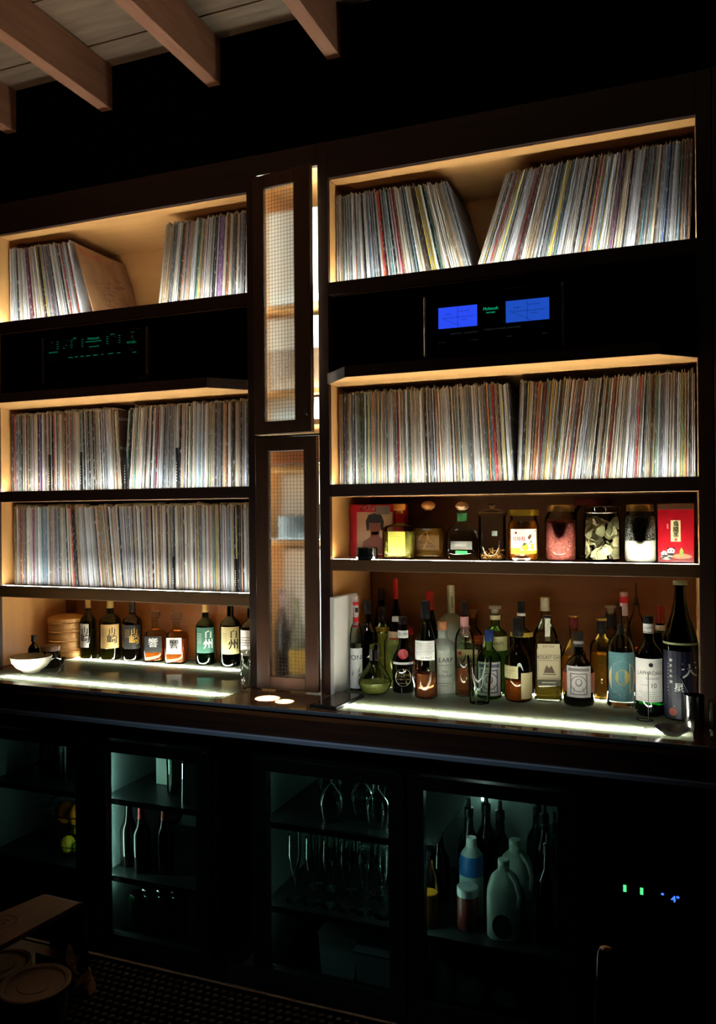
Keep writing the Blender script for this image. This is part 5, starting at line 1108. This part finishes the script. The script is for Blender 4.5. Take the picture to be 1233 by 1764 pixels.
for nm, lbl, dx, dy, dz, r_, m in (('lemon', 'yellow lemon low in the wire basket nearest the glass', -.015, -.030, .045, .028, M_LEM), ('lime', 'green lime beside the low lemon in the wire basket', .035, -.030, .042, .022, M_LIME),
        ('orange', 'orange on top of the basket nearer the door frame', .020, -.018, .155, .036, M_ORA), ('orange', 'orange on top of the basket farther from the door frame', -.048, .0, .150, .036, M_ORA), ('lemon', 'lemon half hidden in the middle of the basket', .01, .01, .095, .028, M_LEM)):
    t = obj(nm, MB().ball((0, 0, 0), r_, 18, 12, 1.12), m, None, smooth=80, loc=(bx+dx, by+dy, SH2+dz)); tag(t, lbl, 'fruit', 'citrus in the wire basket')
    if nm != 'lime': obj('stem_end', MB().lathe([(.0005, r_*1.13), (.003, r_*1.12), (.003, r_*1.10)], 8, close=False), M_LIME, t)
boxthing('juice_carton', 'pinkish paper packet behind the fruit basket', 'packet', -1.00, -.94, .12, .17, SH2, SH2+.17, mat('pink_packet', '#7c5c5c', .5))
# door 2
boxthing('drink_can_box', 'tall pale packet lit brightly at the side of the second fridge door', 'packet', -.72, -.65, .02, .10, SH1, SH1+.155, mat('pale_packet', '#9fb0a4', .4))
glassware('highball', 'tall glass beside the bright packet, top shelf', -.60, -.03, SH1, group='tall glasses beside the bright packet')
glassware('highball', 'upturned tall glass near the dark end of the top shelf', -.50, -.09, SH1, True, group='tall glasses beside the bright packet')
glassware('highball', 'tall glass furthest from the bright packet, top shelf', -.44, -.06, SH1, group='tall glasses beside the bright packet')
glassware('wine', 'stemmed glass behind the dark beer bottles', -.70, .10, SH2)
PRB = 'bened'
M_BEER = mat('beer_glass', '#0c0503', .04)
for i, (px, lbl) in enumerate(((222, 'nearest the lit side'), (251, 'in the middle, red neck foil'), (285, 'farthest from the lit side'))):
    p = atY(px, 1500, -.07)
    t = thing('beer_bottle', 'dark beer bottle silhouetted in the second fridge, '+lbl, 'bottle', (float(p[0]), -.07-.02*(i % 2), SH2), 'beer bottles in the second fridge')
    H = .235; r = .031
    obj('glass_body', MB().lathe([(.0005, 0), (r*.9, 0), (r, .004), (r, .125), (r*.93, .138), (r*.6, .16), (.0145, .185), (.013, .228), (.014, .23), (.0005, .23)], 28, close=False), M_BEER, t, smooth=40)
    obj('crown_cap', MB().lathe([(.015, .227), (.0145, .233), (.012, .236), (.0005, .236)], 21, close=False), M_STEEL, t, smooth=35)
    if i: obj('neck_foil', MB().lathe([(.0155, .185), (.0140, .205), (.0138, .224)], 20, close=False), M_RED, t, smooth=40)
for i in range(4):
    xx = -.715+.05*i
    t = thing('soda_can', 'can lid low in the second fridge, '+('nearest the lit side', 'second from the lit side', 'third from the lit side', 'fourth from the lit side')[i], 'can', (xx, -.10+.012*i, -1.6+.0006), 'cans low in the second fridge')
    obj('can_body', MB().lathe([(.0005, 0), (.026, 0), (.031, .006), (.031, .145), (.027, .158)], 24, close=False), mat('can_green', '#1e5a3a', .3, metal=.7), t, smooth=40)
    obj('can_lid', MB().lathe([(.0275, .158), (.0265, .160), (.025, .157), (.0005, .157)], 24, close=False), M_STEEL, t, smooth=40)
# door 3
wg = [(.03, -.08), (.115, -.02), (.19, -.08), (.235, .03), (.08, .09), (-.04, .08), (.17, .12), (-.08, .15)]
for i, (xx, yy) in enumerate(wg):
    glassware('wine', ('upturned wine glass, %s, top fridge shelf' % ('foremost in the middle', 'just behind the foremost', 'nearest the door frame in front', 'near the frame further back', 'behind the foremost one', 'toward the far side', 'back row near the frame', 'back row at the far side')[i]), xx, yy, SH1, True, group='upturned wine glasses')
for i in range(12):
    xx = -.095+.062*(i % 6)+(.03 if i >= 6 else 0); yy = -.10+.11*(i//6)
    glassware('flute', 'champagne flute, %s in the %s row of the third fridge' % (nth(i % 6+1), ('front', 'rear')[i//6]), xx, yy, SH2, group='champagne flutes on the middle shelf')
M_TUB = mat('plastic_tub', '#8aa0a0', .3, trans=.35, ior=1.3)
for i, (a, c, y0) in enumerate(((.13, .30, -.14), (-.02, .115, -.08))):
    t = thing('plastic_tub', ('clear plastic tub with lid low in the third fridge near the frame', 'second plastic tub low in the third fridge, set back')[i], 'tub', ((a+c)/2, y0, -1.6+.0006)); w = (c-a)/2
    mb = MB().prism_axis([(-w*.85, 0), (w*.85, 0), (w, .13), (-w, .13)], 0, .18, 1); obj('tub_body', mb, M_TUB, t)
    obj('lid', bevel(MB().box(-w-.004, w+.004, -.004, .184, .1302, .138), 'lid', M_TUB, .002, 1), None, t)
# perforated front of the glass shelf
mb = MB()
for i in range(34):
    for j in range(6): mb.lathe([(.0022, -.0004), (.0022, .0003), (.0005, .0003)], 6, cx=-.13+.0118*i, cy=-.135+.016*j, close=False)
t = obj('shelf_studs', mb, mat('stud', '#7c9090', .3, metal=.8), None, loc=(0, 0, SH1+.0003)); t['kind'] = 'stuff'; tag(t, 'small drain studs on the shelf under the upturned wine glasses', 'shelf studs')
# door 4
def jug(label, px, py, y, s=1.0):
    x_, y, _q = settle('f', px, py, y, r=.056*s); t = thing('milk_jug', label, 'jug', (x_, y, SH2))
    prof = [(.0005, 0), (.048, 0), (.052, .006), (.053, .120), (.051, .155), (.042, .185), (.026, .203), (.018, .210), (.018, .228), (.0005, .228)]
    m = mat('milky_plastic', '#a3b3a6', .4, trans=.15)
    obj('jug_body', MB().lathe([(a*s, b*s) for a, b in prof], 32, 3.6, close=False), m, t, smooth=50)
    obj('handle', MB().tube([(.018*s, -.01, .205*s), (.045*s, -.032, .19*s), (.058*s, -.040, .15*s), (.051*s, -.034, .11*s)], .008*s, 8), m, t, smooth=60)
    obj('cap', MB().lathe([(.0005, .226*s), (.019*s, .226*s), (.019*s, .243*s), (.017*s, .245*s), (.0005, .245*s)], 20, close=False), mat('pale_cap', '#a8b8a8', .4), t, smooth=35)
    return t
j = jug('milky plastic jug with a black round sticker, front of the last fridge', 868, 1580, -.075, .92)
obj('sticker', MB().add([(.030*math.cos(q)+.004, -.0496, .045+.036*math.sin(q)) for q in [2*PI*k/24 for k in range(24)]], [tuple(range(24))]), M_INK, j)
jug('second milky plastic jug standing behind the stickered one', 888, 1560, .035, 1.0)
def simple(name, label, cat, px, y, z, prof, m, parts=()):
    x_, y, _q = settle('f', px, 1500, y, r=max(a for a, b in prof)); t = thing(name, label, cat, (x_, y, z)); obj('body', MB().lathe(prof, 28, close=False), m, t, smooth=40)
    for n, pr, mm in parts: obj(n, MB().lathe(pr, 28, close=False), mm, t, smooth=40)
    return t
simple('juice_bottle', 'white and blue bottle with white cap behind the supplement jar', 'bottle', 812, .02, SH2, [(.0005, 0), (.036, 0), (.038, .004), (.038, .165), (.034, .185), (.020, .205), (.016, .212), (.0005, .212)], mat('white_hdpe', '#a8b4b0', .4),
       [('blue_band', [(.0385, .125), (.0385, .165), (.0345, .1855)], mat('blue_print', '#1c5c9c', .4)), ('cap', [(.0005, .238), (.016, .238), (.017, .21), (.0005, .21)], mat('white_plastic'))])
simple('supplement_jar', 'small jar with white lid and dark red label at the front', 'jar', 805, -.075, SH2, [(.0005, 0), (.030, 0), (.032, .004), (.032, .095), (.028, .10), (.0005, .10)], mat('dark_red_label', '#5e2018', .45),
       [('lid', [(.0005, .101), (.033, .101), (.033, .124), (.030, .127), (.0005, .127)], mat('white_hdpe'))])
simple('juice_bottle', 'bottle of orange juice cut off by the door frame', 'bottle', 738, -.10, SH2, [(.0005, 0), (.026, 0), (.028, .004), (.028, .10), (.0005, .1)], mat('orange_juice', '#c8741c', .3),
       [('glass_body', [(.0290, .0), (.0290, .13), (.02, .17), (.013, .19), (.013, .21)], M_THINF)])
simple('cider_bottle', 'amber bottle in shadow beside the fridge wall', 'bottle', 755, .06, SH2, [(.0005, 0), (.034, 0), (.036, .004), (.036, .14), (.02, .17), (.014, .22), (.0005, .22)], GL['brown'])
for i, (px, y, lb_) in enumerate(((808, .14, 'behind the blue-banded bottle'), (838, .16, 'between blue bottle and jugs'), (862, .20, 'directly behind the jugs'), (926, .235, 'beside the rear jug'), (944, -.07, 'with a pale diagonal strap near the frame'), (938, .20, 'at the back near the frame'), (955, .10, 'hard against the frame'))):
    simple('vermouth_bottle', 'dark bottle with pourer in the last fridge, '+lb_, 'bottle', px, y, SH2, [(.0005, 0), (.034, 0), (.036, .004), (.036, .16), (.032, .185), (.016, .215), (.0135, .26), (.0005, .26)], (GL['green'], M_BEER, GL['brown'])[i % 3],
           [('cap', [(.0005, .258), (.0155, .258), (.0155, .285), (.008, .29), (.006, .32), (.0005, .32)], M_BLACK)])
for i, (px, py) in enumerate(((757, 1665), (812, 1672), (872, 1680), (925, 1690))):
    p = atY(px, py, -.06+.03*i)
    t = thing('lower_jug', 'pale container on the bottom of the last fridge, '+('round cap showing', 'second from the wall side', 'third from the wall side', 'nearest the frame')[i], 'container', (float(p[0]), -.06+.03*i, -1.6+.0006))
    obj('body', MB().lathe([(.0005, 0), (.045, 0), (.048, .006), (.048, .13), (.030, .165), (.018, .18), (.0005, .18)], 28, 3.0, close=False), mat('dim_plastic', '#5c6c66', .4), t, smooth=45)
    obj('cap', MB().lathe([(.0005, .178), (.021, .178), (.021, .196), (.0005, .198)], 20, close=False), mat('pale_cap'), t, smooth=35)

# ---------------------------------------------------------------- service bar in the foreground
BZ = -.75
M_SBAR = mat('service_bar_top', '#0c0b0b', .4, noise=.3, nscale=20)
sbar = thing('service_bar', 'dark service bar in front of the back bar', 'counter', (0, 0, 0))
obj('bar_top', bevel(MB().box(-2.3, 2.3, -2.28, -1.505, BZ-.04, BZ), 'bar_top', M_SBAR, .003, 1), None, sbar)
obj('bar_body', MB().box(-2.3, 2.3, -2.26, -1.56, -1.66, BZ-.041), M_BLACK, sbar)
obj('bar_edge', MB().box(-2.3, 2.3, -1.5048, -1.500, BZ-.03, BZ+.001), mat('edge_dull', '#3c4044', .4, metal=.6), sbar)
# rubber bar mat with raised studs
mt = thing('bar_mat', 'black studded rubber drip mat along the edge of the service bar', 'mat', (.56, -1.60, BZ+.0006))
obj('mat_base', MB().box(-.33, .33, -.085, .088, 0, .003), mat('rubber', '#030303', .8, spec=.1), mt)
obj('mat_rim', MB().box(-.33, .33, .083, .088, .003, .009).box(-.33, .33, -.085, -.08, .003, .009), mat('rubber_edge', '#1c1d1e', .45), mt)
mb = MB()
for i in range(54):
    for j in range(13): mb.lathe([(.0042, .003), (.0036, .0078), (.0005, .0082)], 8, cx=-.322+.0121*i+(.006 if j % 2 else 0), cy=-.074+.0122*j, close=False)
obj('studs', mb, mat('rubber_stud', '#0f1011', .5, spec=.25), mt, smooth=50, kind='stuff')
# bent plywood stand
zt_ = float(atY(92, 1534, -1.53)[2])
C4 = [atZ(a, b, zt_) for a, b in ((92, 1534), (152, 1548), (-70, 1668), (-70, 1602))]
bp_ = thing('plywood_stand', 'bent plywood stand with rounded shoulder at the edge of the service bar', 'stand', (0, 0, BZ+.0006))
hh = zt_-BZ; T = .007; R_ = .02
FL, FR, NR, NL = (Vector((float(c[0]), float(c[1]), 0)) for c in C4)
dl = (FL-NL).normalized(); dr = (FR-NR).normalized()
def side(near, far, d, off):
    q = [near+Vector((0, 0, hh-off))]
    q += [far-d*R_+d*(R_-off)*math.sin(t)+Vector((0, 0, hh-R_+(R_-off)*math.cos(t))) for t in [PI/2*k/6 for k in range(7)]]
    q += [far-d*off+Vector((0, 0, 0))]
    return q
rows = [side(NL, FL, dl, 0), side(NR, FR, dr, 0), side(NR, FR, dr, T), side(NL, FL, dl, T)]
n = len(rows[0]); vs = [tuple(p) for r_ in rows for p in r_]; fs = []
for a in range(4):
    b = (a+1) % 4
    for k in range(n-1): fs.append((a*n+k, a*n+k+1, b*n+k+1, b*n+k))
fs += [(0, n, 2*n, 3*n), (4*n-1, 3*n-1, 2*n-1, n-1)]
obj('bent_ply', MB().add(vs, fs), wood('stand_ply', '#5a3518', '#7c4e26', 1, rough=.5), bp_, smooth=40)
bk_ = Vector((0, -.006, 0))
obj('foot_rail', MB().add([tuple(p) for p in (FL-dl*.03, FR-dr*.03, FR-dr*.012, FL-dl*.012)]+[tuple(p+Vector((0, 0, .02))) for p in (FL-dl*.03, FR-dr*.03, FR-dr*.012, FL-dl*.012)], [(0, 3, 2, 1), (4, 5, 6, 7), (0, 1, 5, 4), (1, 2, 6, 5), (2, 3, 7, 6), (3, 0, 4, 7)]), MATS['stand_ply'], bp_)
mk = atZ(4, 1590, zt_)
lettering(bp_, [('ring', 0, 0, .019, .0016), ('G', .02, 0, 0)], lambda u, v: (float(mk[0])+u, float(mk[1])+v, hh+.0005), mat('burnt_mark', '#1c0f08', .7), 'burnt_mark')
# lidded tubs and napkins
for i, (px, py, rr_, lb_) in enumerate(((0, 1660, .040, 'round pale tub lid beside the plywood stand'), (60, 1692, .044, 'round pale tub lid nearest the rubber mat'))):
    zt = -.70+.004*i; p = atZ(px, py, zt)
    t = thing('lidded_tub', lb_, 'tub', (float(p[0]), float(p[1]), BZ+.0006)); h = zt-BZ
    obj('tub_body', MB().lathe([(.0005, 0), (rr_*.85, 0), (rr_*.96, h-.008), (.0005, h-.008)], 36, close=False), mat('tub_paper', '#4a3c34', .5), t, smooth=40)
    obj('lid', MB().lathe([(rr_*.97, h-.010), (rr_*1.0, h-.008), (rr_*1.02, h-.001), (rr_*.97, h), (rr_*.86, h-.001), (rr_*.82, h-.004), (rr_*.5, h-.004), (rr_*.48, h-.0028), (.0005, h-.0028)], 44, close=False), mat('tub_lid', '#a88e78', .45), t, smooth=30)
rnd = random.Random(4)
for i, (px, py, s_, lb_) in enumerate(((118, 1680, .026, 'crumpled brown paper napkin standing behind the nearer tub'), (150, 1698, .016, 'small torn brown paper scrap by the rubber mat'))):
    p = atZ(px, py, BZ+.01); k = 9; vs = []
    for a in range(k):
        for b in range(k):
            u, v_ = a/(k-1)-.5, b/(k-1)
            vs.append((u*s_*1.6+rnd.uniform(-1, 1)*s_*.12, .012*math.sin(6*u+3*v_)+rnd.uniform(-1, 1)*s_*.14, .001+v_*s_*(1.9-1.1*abs(u+.1)*2)))
    o = obj('paper_napkin', MB().add(vs, [(a*k+b, a*k+b+1, (a+1)*k+b+1, (a+1)*k+b) for a in range(k-1) for b in range(k-1)]), mat('kraft_paper', '#8a6a48', .8), None, loc=(float(p[0]), float(p[1]), BZ+.0006))
    so = o.modifiers.new('s', 'SOLIDIFY'); so.thickness = .0008
    tag(o, lb_, 'napkin')
# water tap post at the right
p = atY(1043, 1633, -1.62)
tp = thing('tap_post', 'slim rounded steel tap post rising from the service bar', 'tap', (float(p[0]), -1.62, BZ+.0006)); h = float(p[2])-BZ
obj('post', MB().lathe([(.0005, 0), (.016, 0), (.016, .004), (.0125, .006), (.0115, h*.7), (.0085, h-.006), (.006, h-.001), (.0005, h)], 24, close=False), mat('dark_steel', '#b4aea8', .16, metal=1.0), tp, smooth=45)
